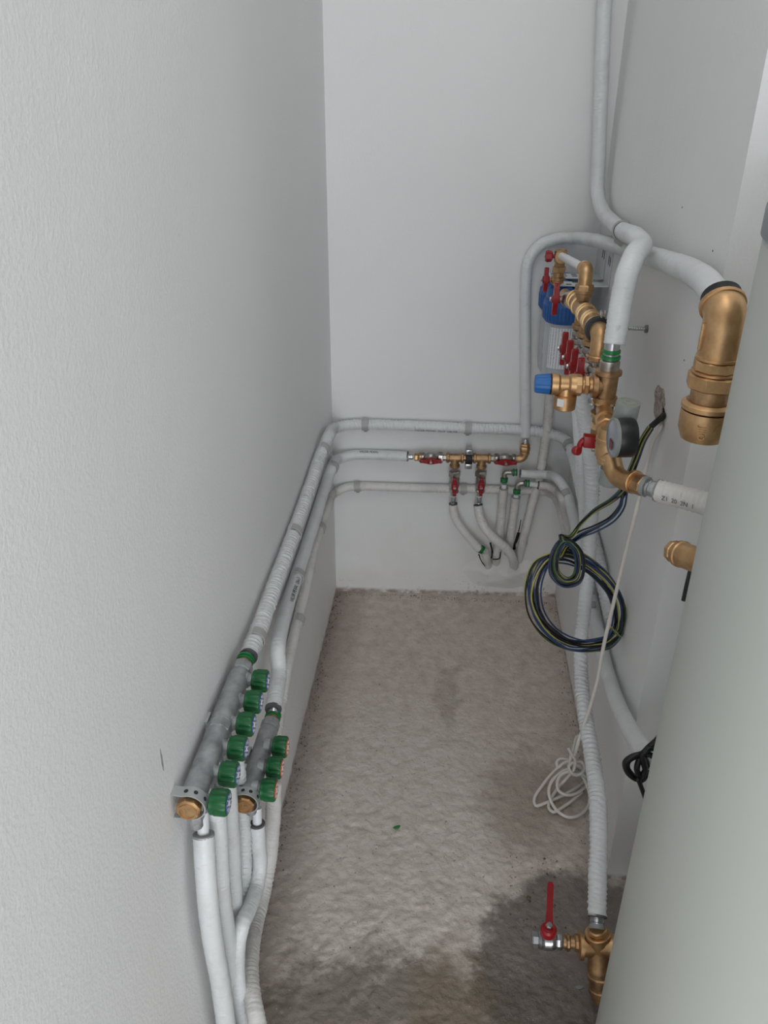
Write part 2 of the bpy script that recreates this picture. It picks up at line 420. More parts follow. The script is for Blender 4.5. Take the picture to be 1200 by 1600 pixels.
quadbox('wall_return', [(W, YC), (XF, YC), (XF, YC+0.12), (W+0.12, YC+0.12)], -0.03, HC, 'plaster')
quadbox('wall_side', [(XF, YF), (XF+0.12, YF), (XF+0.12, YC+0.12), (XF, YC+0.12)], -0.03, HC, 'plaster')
quadbox('wall_lintel', [(-0.12, YF-0.12), (XF+0.12, YF-0.12), (XF+0.12, YF), (-0.12, YF)], 2.45, HC, 'plaster')
quadbox('ceiling', [(-0.12, YF-0.12), (XF+0.12, YF-0.12), (XF+0.12, YR+0.14), (-0.12, YR+0.14)], HC, HC+0.1, 'plaster')
# trowelled concrete floor with its real lumps
def lump(x, y):
    near = 1/(1+math.exp((y-1.55)*5)); amp = 0.0010+0.0028*near
    n_ = noise.noise
    h = n_(V((x*46, y*46, 0)))*0.65+n_(V((x*88+9, y*88, 3)))*0.6+n_(V((x*9, y*9, 8)))*0.35+n_(V((x*130, y*130, 1)))*0.3
    h += 0.7*max(0, n_(V((x*64+4, y*64+2, 5))))
    return h*amp-0.004
def linsp(a, b, n): return [a+(b-a)*i/n for i in range(n)]
xs = linsp(-0.02, 0.85, 205)+linsp(0.85, XF, 12)+[XF]
ys = [-6.0, -5.0, -4.0, -3.0]+linsp(YF, 0.6, 10)+linsp(0.6, 2.48, 440)+[2.48]
bm = NB(); grid = [[bm.verts.new((x, y, lump(x, y))) for x in xs] for y in ys]
for a, b in zip(grid, grid[1:]):
    for i in range(len(xs)-1): bm.faces.new((a[i], a[i+1], b[i+1], b[i]))
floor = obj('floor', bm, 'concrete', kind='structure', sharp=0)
# the plaster mound around the hoses at the foot of the back wall
def mound(bm, c, rx, rz, dep, n=34, seed=0.0):
    rings = []
    for j in range(13):
        f = j/12; ring = []
        for i in range(n):
            a = 2*PI*i/n; k = 1+0.22*noise.noise(V((math.cos(a)*1.7+seed, math.sin(a)*1.7, 2)))
            x = math.cos(a)*rx*f*k; z = math.sin(a)*rz*f*k
            h = dep*(1-f*f)**2*(1+0.4*noise.noise(V((x*22, z*22, seed))))-0.001*f*f
            ring.append(bm.verts.new(c+BX*x+Z*z+BN*h))
        rings.append(ring)
    for a, b in zip(rings, rings[1:]):
        for i in range(n): bm.faces.new((a[i], a[(i+1) % n], b[(i+1) % n], b[i]))
    bm.faces.new(rings[0])
part('plaster_patch', 'plaster', wall_back, lambda bm: mound(bm, B(786, 893, 0.0), 0.150, 0.075, 0.030))
def blot(bm, o, u, v, n, rx, ry, th, seed, seg=26):
    rings = []
    for f in (1.0, 0.8, 0.5, 0.2):
        ring = []
        for i in range(seg):
            a = 2*PI*i/seg; k = 1+0.35*noise.noise(V((math.cos(a)*2.2+seed, math.sin(a)*2.2, seed)))
            h = th*(0 if f == 1 else 0.6+0.9*noise.noise(V((math.cos(a)*f*3+seed, math.sin(a)*f*3, 1))))
            ring.append(bm.verts.new(o+u*(math.cos(a)*rx*f*k)+v*(math.sin(a)*ry*f*k)+n*h))
        rings.append(ring)
    for a, b in zip(rings, rings[1:]):
        for i in range(seg): bm.faces.new((a[i], a[(i+1) % seg], b[(i+1) % seg], b[i]))
    bm.faces.new(rings[-1])
part('chipped_plaster', 'chipped', wall_right, lambda bm: blot(bm, Rw(1031, 632, 0.0), Y, Z, -X, 0.045, 0.034, 0.004, 1.3), label='crumbled plaster around a cable hole')
part('cable_hole', 'dark_gap', wall_right, lambda bm: blot(bm, Rw(1036, 648, 0.001), Y, Z, -X, 0.010, 0.014, 0.002, 4.3))
# cracks and gaps left between the pipes in the back wall
def crack(pts, r, o=0.0):
    bm = NB(); sweep(bm, Path([B(x, y, o) for x, y in pts], 0.004), r, 6, True, 0.5, pts[0][0]); obj('crack', bm, 'dark_gap', wall_back)
crack([(810, 832), (807, 842), (804, 851), (803, 858)], 0.0055)
crack([(814, 812), (810, 832)], 0.0016)
crack([(824, 843), (822, 852), (819, 858)], 0.002)
crack([(748, 866), (752, 876), (758, 885)], 0.002, 0.045)
crack([(766, 848), (769, 862), (768, 872)], 0.003, 0.03)
crack([(770, 874), (780, 873), (782, 862)], 0.002, 0.045)
# a small screw hole or two on the plaster
for px_, py_ in ((1067, 324), (1070, 563), (1115, 392)):
    part('nail_hole', 'dark_gap', wall_right, lambda bm: lathe(bm, Rw(px_, py_, -0.001), -X, [(0, 0.0016), (0.0015, 0.0016)], 8))

part('scuff', 'foam_light', wall_left, lambda bm: blot(bm, L(253, 1188, 0.0), Y, Z, X, 0.0025, 0.020, 0.0005, 2.1))
# ---------------------------------------------------------------- pipes
def pipe(name, label, pts, r, m='film', ends=(None, None), rad=None, wob=0.03, group=None, seg=22, step=0.0024):
    """insulated pipe: white film sleeve over foam, with the foam ring showing at an open end"""
    pa = Path(pts, step, rad)
    t = thing(name, label, 'pipe', pa.p[0] if pa.p[0].z < pa.p[-1].z else pa.p[-1], group)
    bm = NB(); sweep(bm, pa, r, seg, True, wob, len(WORG)*1.7, {'film': (.0070, .0009), 'film_ribbed': (.0100, .0027), 'film_dirty': (.0080, .0014)}[m]); obj('insulation_sleeve', bm, m, t, sharp=0)
    for e, kind in zip((0, -1), ends):
        if not kind: continue
        c = pa.p[e]; d = -pa.t[0] if e == 0 else pa.t[-1]; rr = (pa.rad[e] if pa.rad else r)
        bm = NB(); lathe(bm, c, d, [(-0.002, rr*0.99), (0.0015, rr*0.985), (0.0022, rr*0.9), (0.0022, rr*0.60), (-0.001, rr*0.55)], 22, False)
        lathe(bm, c, d, [(0.0003, rr*0.62), (0.0008, 0.001)], 22, True)
        obj('foam_end', bm, kind, t)
    return t, pa
def core(t, A, Bp, r, m='pex_white', name='bare_pipe'):
    return part(name, m, t, lambda bm: lathe(bm, A, Bp-A, [(0, r), ((Bp-A).length, r)], 20))

# upper run: manifold -> left wall -> back wall -> right wall
P1, P1p = pipe('insulated_pipe', 'topmost white pipe running from the six-valve manifold round the back wall',
     [L(388, 1026, .027), L(404, 985, .025), L(430, 912, .022), L(459, 833, .021), L(484, 762, .021), L(503, 706, .022), L(513, 683, .028), B(526, 668, .045), B(545, 664, .022), B(575, 663, .02), B(640, 665, .02), B(735, 669, .02), B(830, 673, .02), B(862, 678, .03), Rw(884, 687, .035), Rw(893, 703, .022), Rw(908, 765, .02), Rw(925, 835, .019), Rw(940, 900, .019), Rw(952, 955, .0), Rw(960, 985, -.04)], .0172, 'film_ribbed', ('foam', None), wob=.05)
print_on(P1p, .0172, 'VALSIR PEXAL  26x3  VALSIR', .011, P1p.near(B(648, 668, .02)), (BN*0.75-Z*0.66), 'ink_faint', P1)
# second run, to the valve header
P2, P2p = pipe('insulated_pipe', 'white pipe with dark print from the three-valve manifold to the brass header',
     [L(427, 1108, .055), L(431, 1085, .052), L(436, 1050, .045), L(434, 1015, .038), L(440, 978, .028), L(452, 936, .020), L(470, 880, .018), L(492, 812, .018), L(512, 748, .019), L(519, 731, .026), B(530, 717, .045), B(552, 711, .022), B(590, 711, .019), B(637, 713, .026)], .0165, 'film', ('foam', 'foam'), wob=.02)
print_on(P2p, .0165, 'VALSIR PEXAL', .010, P2p.near(B(562, 710, .02)), (BN*0.72+Z*0.7), 'ink', P2)
print_on(P2p, .0165, 'VALSIR PEXAL  26x3', .013, P2p.near(L(447, 950, .02)), (X*0.8+Z*0.6), 'ink', P2)
# lowest run, half behind the hoses
P3, P3p = pipe('insulated_pipe', 'lowest white pipe low on the left wall and along the back wall behind the hoses',
     [L(430, 1160, .022), L(437, 1110, .017), L(448, 1045, .016), L(464, 975, .015), L(478, 915, .015), L(490, 860, .015), L(502, 818, .016), L(512, 790, .02), B(524, 770, .035), B(540, 762, .02), B(560, 760, .017), B(640, 762, .017), B(740, 764, .017), B(800, 766, .017), B(846, 767, .022), Rw(866, 776, .04), Rw(876, 795, .022), Rw(884, 830, .004), Rw(888, 850, -.03)], .0145, 'film_dirty', wob=.03)
# loop over the filters to the big brass elbow
P0, P0p = pipe('insulated_pipe', 'white pipe climbing the back wall and arching over the filters to the big elbow',
     [B(821, 682, .028), B(821, 640, .024), B(821, 540, .022), B(822, 440, .022), B(826, 408, .022), B(842, 385, .022), B(868, 374, .024), B(896, 372, .035), D(925, 375, 2.30), Rw(960, 383, .028), Rw(1000, 396, .026), Rw(1040, 408, .026), Rw(1080, 424, .030), Rw(1104, 441, .038), D(1122, 470, 1.13)], .018, 'film', (None, 'foam'),
     rad=[.0165]*8+[.0175, .018, .0185, .019, .020, .020, .020], wob=.04)
# drop from the ceiling
P6, P6p = pipe('insulated_pipe', 'white pipe dropping from above down the back corner to the green press ring',
     [D(962, -330, 2.40), D(952, -120, 2.40), D(945, 0, 2.40), D(940, 120, 2.40), D(936, 230, 2.40), D(934, 300, 2.38), D(941, 328, 2.30), D(958, 349, 2.12), Rw(978, 364, .060), Rw(996, 373, .066), D(1003, 384, 1.60), D(992, 398, 1.555), D(981, 425, 1.53), D(971, 470, 1.52), D(960, 538, 1.50)], .0195, 'film', (None, None), rad=[.0185]*8+[.0185, .019, .0195, .020, .0205, .0205, .020], wob=.03)
# riser from the valves down to the floor fitting
P5, P5p = pipe('insulated_pipe', 'long ribbed white pipe hanging from the red valves down to the floor tee',
     [D(908, 560, 1.66), D(911, 630, 1.68), D(921, 700, 1.71), D(925, 750, 1.72), D(922, 840, 1.71), D(916, 920, 1.67), D(908, 1000, 1.61), D(908, 1060, 1.55), D(912, 1100, 1.49), D(918, 1140, 1.43), D(928, 1200, 1.34), D(934, 1255, 1.26), D(935, 1310, 1.195), D(934, 1370, 1.13), D(933, 1432, 1.07)], .0188, 'film_ribbed', (None, 'foam'), rad=[.0185, .0180, .0172, .0170, .0168, .0166, .0168, .0170, .0172, .0175, .0180, .0185, .0188, .0190, .0190], wob=.03)
Q2, Q2p = pipe('insulated_pipe', 'white pipe half hidden behind the ribbed riser under the relief valve',
     [D(897, 560, 1.84), D(903, 640, 1.83), D(908, 720, 1.82), D(913, 790, 1.81), D(917, 850, 1.80), D(920, 900, 1.80), D(920, 940, 1.80), Rw(925, 975, -.03)], .0150, 'film', wob=.03)
# filter drain pipe slanting into the wall hole
PF, PFp = pipe('insulated_pipe', 'slanting white pipe from behind the filters into the hole in the back wall',
     [B(862, 540, .03), B(860, 600, .03), B(857, 650, .03), B(851, 700, .03), B(844, 740, .032), B(835, 775, .034), B(826, 810, .035), B(817, 845, .028), B(811, 872, .0), B(808, 890, -.03)], .0150, 'film_dirty', wob=.04)
# hoses below the header
HA, HAp = pipe('insulated_hose', 'short white hose curving down from the left hanging red valve', [B(708, 787, .045), B(709, 802, .047), B(716, 818, .05), B(731, 838, .052), B(749, 858, .05)], .0140, 'film_dirty', ('foam', None), wob=.03)
HB, HBp = pipe('insulated_hose', 'white hose bending across from the right hanging red valve into the wall', [B(747, 789, .045), B(750, 808, .055), B(757, 824, .075), B(773, 842, .085), B(789, 855, .08), B(799, 868, .065), B(803, 880, .03), B(804, 888, -.01)], .0150, 'film_dirty', ('foam', None), wob=.03)
# two stub pipes with press elbows
S1, S1p = pipe('insulated_pipe', 'white pipe leaving the upper press elbow and running low along the right wall',
     [B(813, 740, .05), B(835, 741, .052), B(856, 742, .055), Rw(873, 750, .055), Rw(884, 766, .035), Rw(893, 795, .022), Rw(906, 850, .02), Rw(918, 905, .02), Rw(928, 955, .02), Rw(941, 1020, .021), Rw(957, 1078, .022), Rw(978, 1128, .026), Rw(1000, 1165, .03), Rw(1016, 1188, .03)], .0155, 'film', ('foam', None), rad=[.0135, .0135, .014, .015, .0155, .016, .0165, .0165, .0165, .0168, .017, .0172, .0175, .0175], wob=.025)
S2, S2p = pipe('insulated_pipe', 'short white pipe leaving the lower press elbow under the first one',
     [B(841, 758, .05), B(858, 760, .052), B(870, 767, .06), Rw(879, 780, .045), Rw(884, 805, .02), Rw(889, 830, .0), Rw(892, 848, -.03)], .0135, 'film_dirty', ('foam', None), wob=.03)
SV1, SV1p = pipe('insulated_pipe', 'upright white stub under the upper press elbow', [B(787, 763, .042), B(784, 800, .04), B(780, 840, .035), B(776, 868, .03), B(774, 884, -.005)], .0145, 'film_dirty', ('foam_light', None), wob=.03)
SV2, SV2p = pipe('insulated_pipe', 'upright white stub under the lower press elbow', [B(806, 777, .042), B(803, 800, .04), B(798, 835, .03), B(795, 855, .012), B(792, 870, -.02)], .0145, 'film_dirty', ('foam_light', None), wob=.03)
# stub in the mound below the green coupler
part('insulation_sleeve', 'film_dirty', HA, lambda bm: sweep(bm, Path([B(757, 862, .048), B(761, 874, .035), B(764, 888, .0)], .005), .0135, 16, True, .05))

# pipes falling from the two manifolds
GH = 'white hoses dropping from the left wall manifolds'
H1, H1p = pipe('insulated_hose', 'frontmost white hose dropping from the near end of the six-valve manifold', [L(318, 1304, .028), L(320, 1340, .031), L(324, 1397, .034), L(332, 1465, .034), L(344, 1532, .034), L(353, 1600, .034), L(364, 1690, .035)], .0165, 'film', ('foam_light', None), wob=.02, group=GH)
core(H1, L(316.5, 1268, .0265), L(318, 1307, .028), .0088)
H2, H2p = pipe('insulated_hose', 'white hose just right of the frontmost one under the six-valve manifold', [L(337, 1240, .040), L(340, 1307, .036), L(345, 1397, .034), L(354, 1465, .032), L(362, 1532, .03), L(370, 1600, .028), L(380, 1690, .028)], .0165, 'film', wob=.02, group=GH)
H3, H3p = pipe('insulated_hose', 'third white hose along under the six-valve manifold, left of the lower plug', [L(352, 1205, .038), L(356, 1260, .034), L(360, 1310, .032), L(362, 1352, .030), L(364, 1400, .028), L(364, 1450, .026), L(368, 1520, .026), L(374, 1600, .026)], .0165, 'film', wob=.02, group=GH)
H4, H4p = pipe('insulated_hose', 'ribbed white hose seen below the brass plug of the three-valve manifold', [L(366, 1170, .036), L(374, 1240, .034), L(379, 1290, .034), L(381, 1330, .034), L(380, 1375, .032), L(374, 1408, .03), L(366, 1445, .028), L(364, 1500, .026), L(372, 1600, .026)], .0150, 'film_ribbed', wob=.03, group=GH)
H5, H5p = pipe('insulated_hose', 'white hose bending left from the near end of the three-valve manifold', [L(402, 1287, .057), L(404, 1320, .058), L(406, 1352, .058), L(401, 1386, .057), L(389, 1420, .055), L(378, 1445, .052), L(372, 1475, .047), L(371, 1515, .042), L(374, 1555, .044), L(384, 1610, .048), L(396, 1680, .055)], .0140, 'film', ('foam', None), wob=.03, group=GH)
core(H5, L(401.5, 1262, .056), L(402, 1290, .057), .0085)
H6, H6p = pipe('insulated_hose', 'rightmost dirty white hose snaking down below the three-valve manifold', [L(428, 1225, .058), L(427, 1270, .052), L(424, 1310, .046), L(419, 1355, .04), L(410, 1400, .036), L(399, 1445, .036), L(392, 1490, .045), L(391, 1532, .057), L(396, 1568, .072), L(404, 1610, .088), L(413, 1690, .10)], .0160, 'film_dirty', wob=.05, group=GH)

# ---------------------------------------------------------------- fittings
def cyl(bm, A, Bp, r, r2=None, seg=22):
    lathe(bm, A, Bp-A, [(0, r), ((Bp-A).length, r if r2 is None else r2)], seg)
def handle(parent, o, n, d, a=.032, th=.007, m='red_paint', nut='steel'):
    """butterfly handle of a ball valve: two tapering wings on a boss, with the nut that holds it"""
    s = n.cross(d)
    bm = NB()
    pts = [(-a, -.0045), (-a*.55, -.006), (-.011, -.0095), (0, -.011), (.011, -.0095), (a*.55, -.006), (a, -.0045), (a+.002, 0), (a, .0045), (a*.55, .006), (.011, .0095), (0, .011), (-.011, .0095), (-a*.55, .006), (-a, .0045), (-a-.002, 0)]
    plate(bm, o, d, s, n, pts, th)
    bmesh.ops.bevel(bm, geom=list(bm.edges), offset=.0012, segments=2, affect='EDGES')
    lathe(bm, o-n*.004, n, [(0, .009), (.004+th+.002, .009), (.004+th+.003, .0075)], 18)
    for k in (-1, 1): box(bm, o+d*(k*a*.8)+n*(th*.4+.003), (d, s, n), (a*.2, .005, .004), .0012)
    h = obj('handle', bm, m, parent)
    part('handle_nut', nut, h, lambda b: hexn(b, o+n*(th+.003), n, 0, .005, .0052))
    return h
def ball_valve(t, c, ax, n, d, half=.028, r=.0135, m='nickel', a=.032, th=.007, reach=.012):
    bm = NB(); ax = ax.normalized()
    hexn(bm, c, ax, -half, -half+.013, r*1.12); hexn(bm, c, ax, half-.013, half, r*1.12)
    lathe(bm, c, ax, [(-half+.012, r*.85), (-half*.42, r*.95), (-half*.3, r*1.18), (0, r*1.28), (half*.3, r*1.18), (half*.42, r*.95), (half-.012, r*.85)], 22)
    lathe(bm, c, n, [(0, r*.6), (r*1.2, r*.6), (r*1.2+.001, r*.42), (r+reach, r*.42)], 16)
    v = obj('ball_valve', bm, m, t)
    handle(v, c+n*(r+reach), n, d, a, th)
    return v
def collar(bm, c, d, r, w=.009): lathe(bm, c, d, [(-w/2, r*.93), (-w*.35, r), (w*.35, r), (w/2, r*.93)], 24)
def elbow(bm, A, C, Bp, r, n=10, seg=20, k0=.35):
    """cast elbow from A round the corner C to Bp"""
    pts = [A]+[(A.lerp(C, k0)*(1-k/n)**2+C*2*(1-k/n)*(k/n)+Bp.lerp(C, k0)*(k/n)**2) for k in range(n+1)]+[Bp]
    sweep(bm, Path(pts, .004), r, seg)
def press(t, A, d, r, ln=.024, ring='green_ring', m='steel', name='press_sleeve'):
    """steel press sleeve with grooves and its coloured stop ring"""
    d = d.normalized()
    s = part(name, m, t, lambda bm: lathe(bm, A, d, [(0, r), (.003, r*1.06), (ln*.3, r*1.06), (ln*.34, r*.97), (ln*.44, r*.97), (ln*.48, r*1.06), (ln*.75, r*1.06), (ln*.8, r*.97), (ln*.9, r*.97), (ln, r*1.05)], 22))
    if ring: part('stop_ring', ring, s, lambda bm: lathe(bm, A, d, [(ln*.9, r*1.08), (ln*.93, r*1.22), (ln*1.2, r*1.22), (ln*1.24, r*1.08)], 22))
    return s

# ---- brass header on the back wall with four red ball valves
O_ = .045
HD = thing('valve_header', 'brass pipe header with four red-handled ball valves on the back wall', 'valves', B(735, 730, 0.0))
def hb(x, y=None, o=O_): return B(x, (714+(x-640)*0.0185) if y is None else y, o)
press(HD, hb(637), BX, .0085, .019, None, name='press_sleeve')
part('nipple', 'brass', HD, lambda bm: (hexn(bm, hb(647), BX, 0, .014, .0125), hexn(bm, hb(654), BX, 0, .012, .0155)))
ball_valve(HD, hb(673), BX, BN, BX, .032, .0140, a=.034)
part('union_nut', 'nickel', HD, lambda bm: (hexn(bm, hb(684), BX, 0, .017, .0185), cyl(bm, hb(691), hb(699), .011)))
def tee(bm, c, ax, br, half, blen, r):
    lathe(bm, c, ax, [(-half, r*1.12), (-half+.002, r*1.25), (-half+.008, r*1.25), (-half+.010, r), (half-.010, r), (half-.008, r*1.25), (half-.002, r*1.25), (half, r*1.12)], 24)
    lathe(bm, c, br, [(0, r), (blen-.010, r), (blen-.008, r*1.22), (blen-.002, r*1.22), (blen, r*1.1)], 24)
part('tee', 'brass_aged', HD, lambda bm: tee(bm, hb(711), BX, -Z, .028, .032, .0135))
part('tee', 'brass_aged', HD, lambda bm: tee(bm, hb(753), BX, -Z, .028, .032, .0135))
part('nipple', 'brass', HD, lambda bm: cyl(bm, hb(722), hb(744), .0105))
ball_valve(HD, hb(789), BX, BN, BX, .034, .0140, a=.034)
part('union_nut', 'nickel', HD, lambda bm: (cyl(bm, hb(764), hb(774), .011), hexn(bm, hb(772), BX, 0, .016, .0165)))
def f(bm):
    a, c, b2 = hb(803), hb(820), B(820.5, 699, O_)
    elbow(bm, a, c, b2, .0125); hexn(bm, b2, Z, -.012, .004, .0165); collar(bm, b2-Z*.018, Z, .0155)
part('elbow', 'brass', HD, f)
part('nipple', 'brass', HD, lambda bm: (hexn(bm, B(820.5, 699, O_), Z, .003, .013, .015)))
press(HD, B(820.7, 697, O_-.002), Z+BN*-.35, .0085, .022, None)
for xv, xs_ in ((710.5, 708), (751.5, 748)):
    c0 = hb(xv+.5); zc = B(xv-.5, 755, O_)
    part('union_nut', 'nickel', HD, lambda bm: (hexn(bm, B(xv, 738, O_), -Z, -.006, .014, .0190), lathe(bm, B(xv, 744, O_), -Z, [(0, .015), (.008, .0165), (.016, .013)], 20)))
    ball_valve(HD, zc, Z, BN, Z-X*.02, .034, .0135, a=.031, reach=.010)
    part('stop_collar', 'white_print', HD, lambda bm: collar(bm, B(xs_+.8, 774.5, O_), Z, .0105, .004))
    press(HD, B(xs_+.8, 775, O_), -Z, .0085, .026, None)
# clamp that holds the header
CL = thing('pipe_clamp', 'black rubber-lined clamp with two steel lugs between the header tees', 'clamp', hb(733, 735, 0.0))
cc = hb(732.5)
part('clamp_band', 'black_rubber', CL, lambda bm: lathe(bm, cc-BX*.011, BX, [(0, .0175), (.001, .0185), (.021, .0185), (.022, .0175)], 26))
for sg in (1, -1):
    lug = part('clamp_lug', 'steel', CL, lambda bm: box(bm, cc+Z*(sg*.0245)+BN*.002, (BX, Z, BN), (.011, .0085, .012), .003))
    part('screw', 'zinc', lug, lambda bm: lathe(bm, cc+Z*(sg*.026)+BN*.013, BN, [(0, .0045), (.003, .0045), (.0042, .003)], 14))
part('wall_rod', 'zinc', CL, lambda bm: cyl(bm, cc-BN*.018, cc-BN*(O_+.004), .004))

# ---- press couplings on the hoses and stubs by the wall hole
def bend_fit(t, a, c, b2, da, db):
    part('press_elbow', 'nickel', t, lambda bm: elbow(bm, a, c, b2, .0085))
    press(t, a+da*.019, -da, .0092, .018, None); press(t, b2+db*.019, -db, .0092, .018, None)
    for q, dq in ((a, da), (b2, db)):
        part('stop_ring', 'green_ring', t, lambda bm: lathe(bm, q, dq, [(.004, .0108), (.005, .0122), (.010, .0122), (.011, .0108)], 22))
    for q, dq in ((a, da), (b2, db)):
        part('stop_ring', 'green_ring', t, lambda bm: lathe(bm, q, dq, [(.0135, .0108), (.0145, .0118), (.0175, .0118), (.0185, .0108)], 22))
bend_fit(S1, B(788, 745, .045), B(788.5, 737, .045), B(799, 738, .047), -Z, BX)
bend_fit(S2, B(808, 763, .045), B(809, 755, .045), B(818, 755, .047), -Z, BX)
core(S2, B(824, 755.5, .048), B(842, 758, .05), .0088)
core(SV1, B(787.5, 756, .043), B(787, 765, .042), .009); core(SV2, B(807, 772, .043), B(806, 779, .042), .009)
hd = (B(757, 862, .048)-B(748, 857, .05)).normalized()
press(HA, B(748, 856, .05), hd, .0098, .02, None)
for k in (.002, .010): part('stop_ring', 'green_ring', HA, lambda bm: lathe(bm, B(748.5, 856.5, .05), hd, [(k, .0115), (k+.001, .0145), (k+.005, .0145), (k+.006, .0115)], 22))

# ---- pipe clips
def clip(path, q, r, label, wall_n, tail, wd=.021, thing_name='pipe_clip'):
    s = path.near(q); c, t, u = path.at(s)
    n = (wall_n-t*wall_n.dot(t)).normalized(); b = t.cross(n)
    if b.dot(tail) < 0: b = -b
    th = thing(thing_name, label, 'clip', c-n*r, 'grey saddle clips holding the white pipes')
    bm = NB(); rings = []
    for i in range(17):
        a = PI*1.12*i/16-PI*.56
        dirv = n*math.cos(a)+b*math.sin(a)
        rings.append([bm.verts.new(c+dirv*(r+ro)+t*(k*wd/2)) for ro, k in ((.0008, -1), (.0030, -1), (.0030, 1), (.0008, 1))])
    for p_, q_ in zip(rings, rings[1:]):
        for i in range(4): bm.faces.new((p_[i], p_[(i+1) % 4], q_[(i+1) % 4], q_[i]))
    bm.faces.new(rings[0][::-1]); bm.faces.new(rings[-1])
    obj('saddle', bm, 'clip_grey', th)
    foot = c+b*(r+.004)-n*(r*.45)
    part('nail_foot', 'clip_grey', th, lambda bm2: box(bm2, foot, (t, b, n), (wd*.28, .005, r*.5), .001))
    part('nail', 'zinc', th, lambda bm2: lathe(bm2, foot+n*(r*.45), n, [(0, .0025), (.002, .0025), (.0025, .0018)], 10))
clip(P1p, L(504, 705, .022), .0172, 'grey clip on the topmost pipe beside the back left corner', X, -Z)
clip(P1p, L(459, 833, .021), .0172, 'grey clip midway along the topmost pipe on the left wall', X, -Z)
clip(P1p, L(404, 985, .032), .0172, 'grey clip on the topmost pipe just behind the six-valve manifold', X, -Z)
clip(P1p, B(571, 663, .02), .0172, 'grey clip on the topmost back wall pipe near the left corner', BN, -Z)
clip(P1p, B(732, 669, .02), .0172, 'grey clip on the topmost back wall pipe above the header clamp', BN, -Z)
clip(P1p, Rw(890, 696, .026), .0172, 'grey clip on the topmost pipe where it turns onto the right wall', -X, -Z)
clip(P2p, L(521, 726, .03), .0165, 'grey clip on the printed pipe at the back left corner', X-Y, -Z)
clip(P2p, L(464, 900, .019), .0165, 'grey clip on the printed pipe midway along the left wall', X, -Z)
clip(P3p, L(500, 826, .016), .0145, 'grey clip on the lowest left wall pipe nearer the back corner', X, -Z)
clip(P3p, L(465, 968, .015), .0145, 'grey clip on the lowest left wall pipe nearer the manifolds', X, -Z)
clip(P3p, B(559, 760, .017), .0145, 'grey clip on the lowest back wall pipe near the left corner', BN, -Z)
clip(P3p, B(724, 764, .017), .0145, 'grey clip on the lowest back wall pipe between the hanging valves', BN, -Z)
clip(S1p, Rw(887, 772, .03), .0158, 'grey clip on the pipe bend right of the upper press elbow', -X, -Z)
clip(S1p, Rw(928, 950, .02), .0168, 'grey clip on the low right wall pipe beside the ribbed riser', -X, -Z)
clip(P6p, D(978, 364, 1.86), .019, 'grey clip strapping the ceiling pipe where it crosses the arching pipe', -X+Z*.6, -Z)

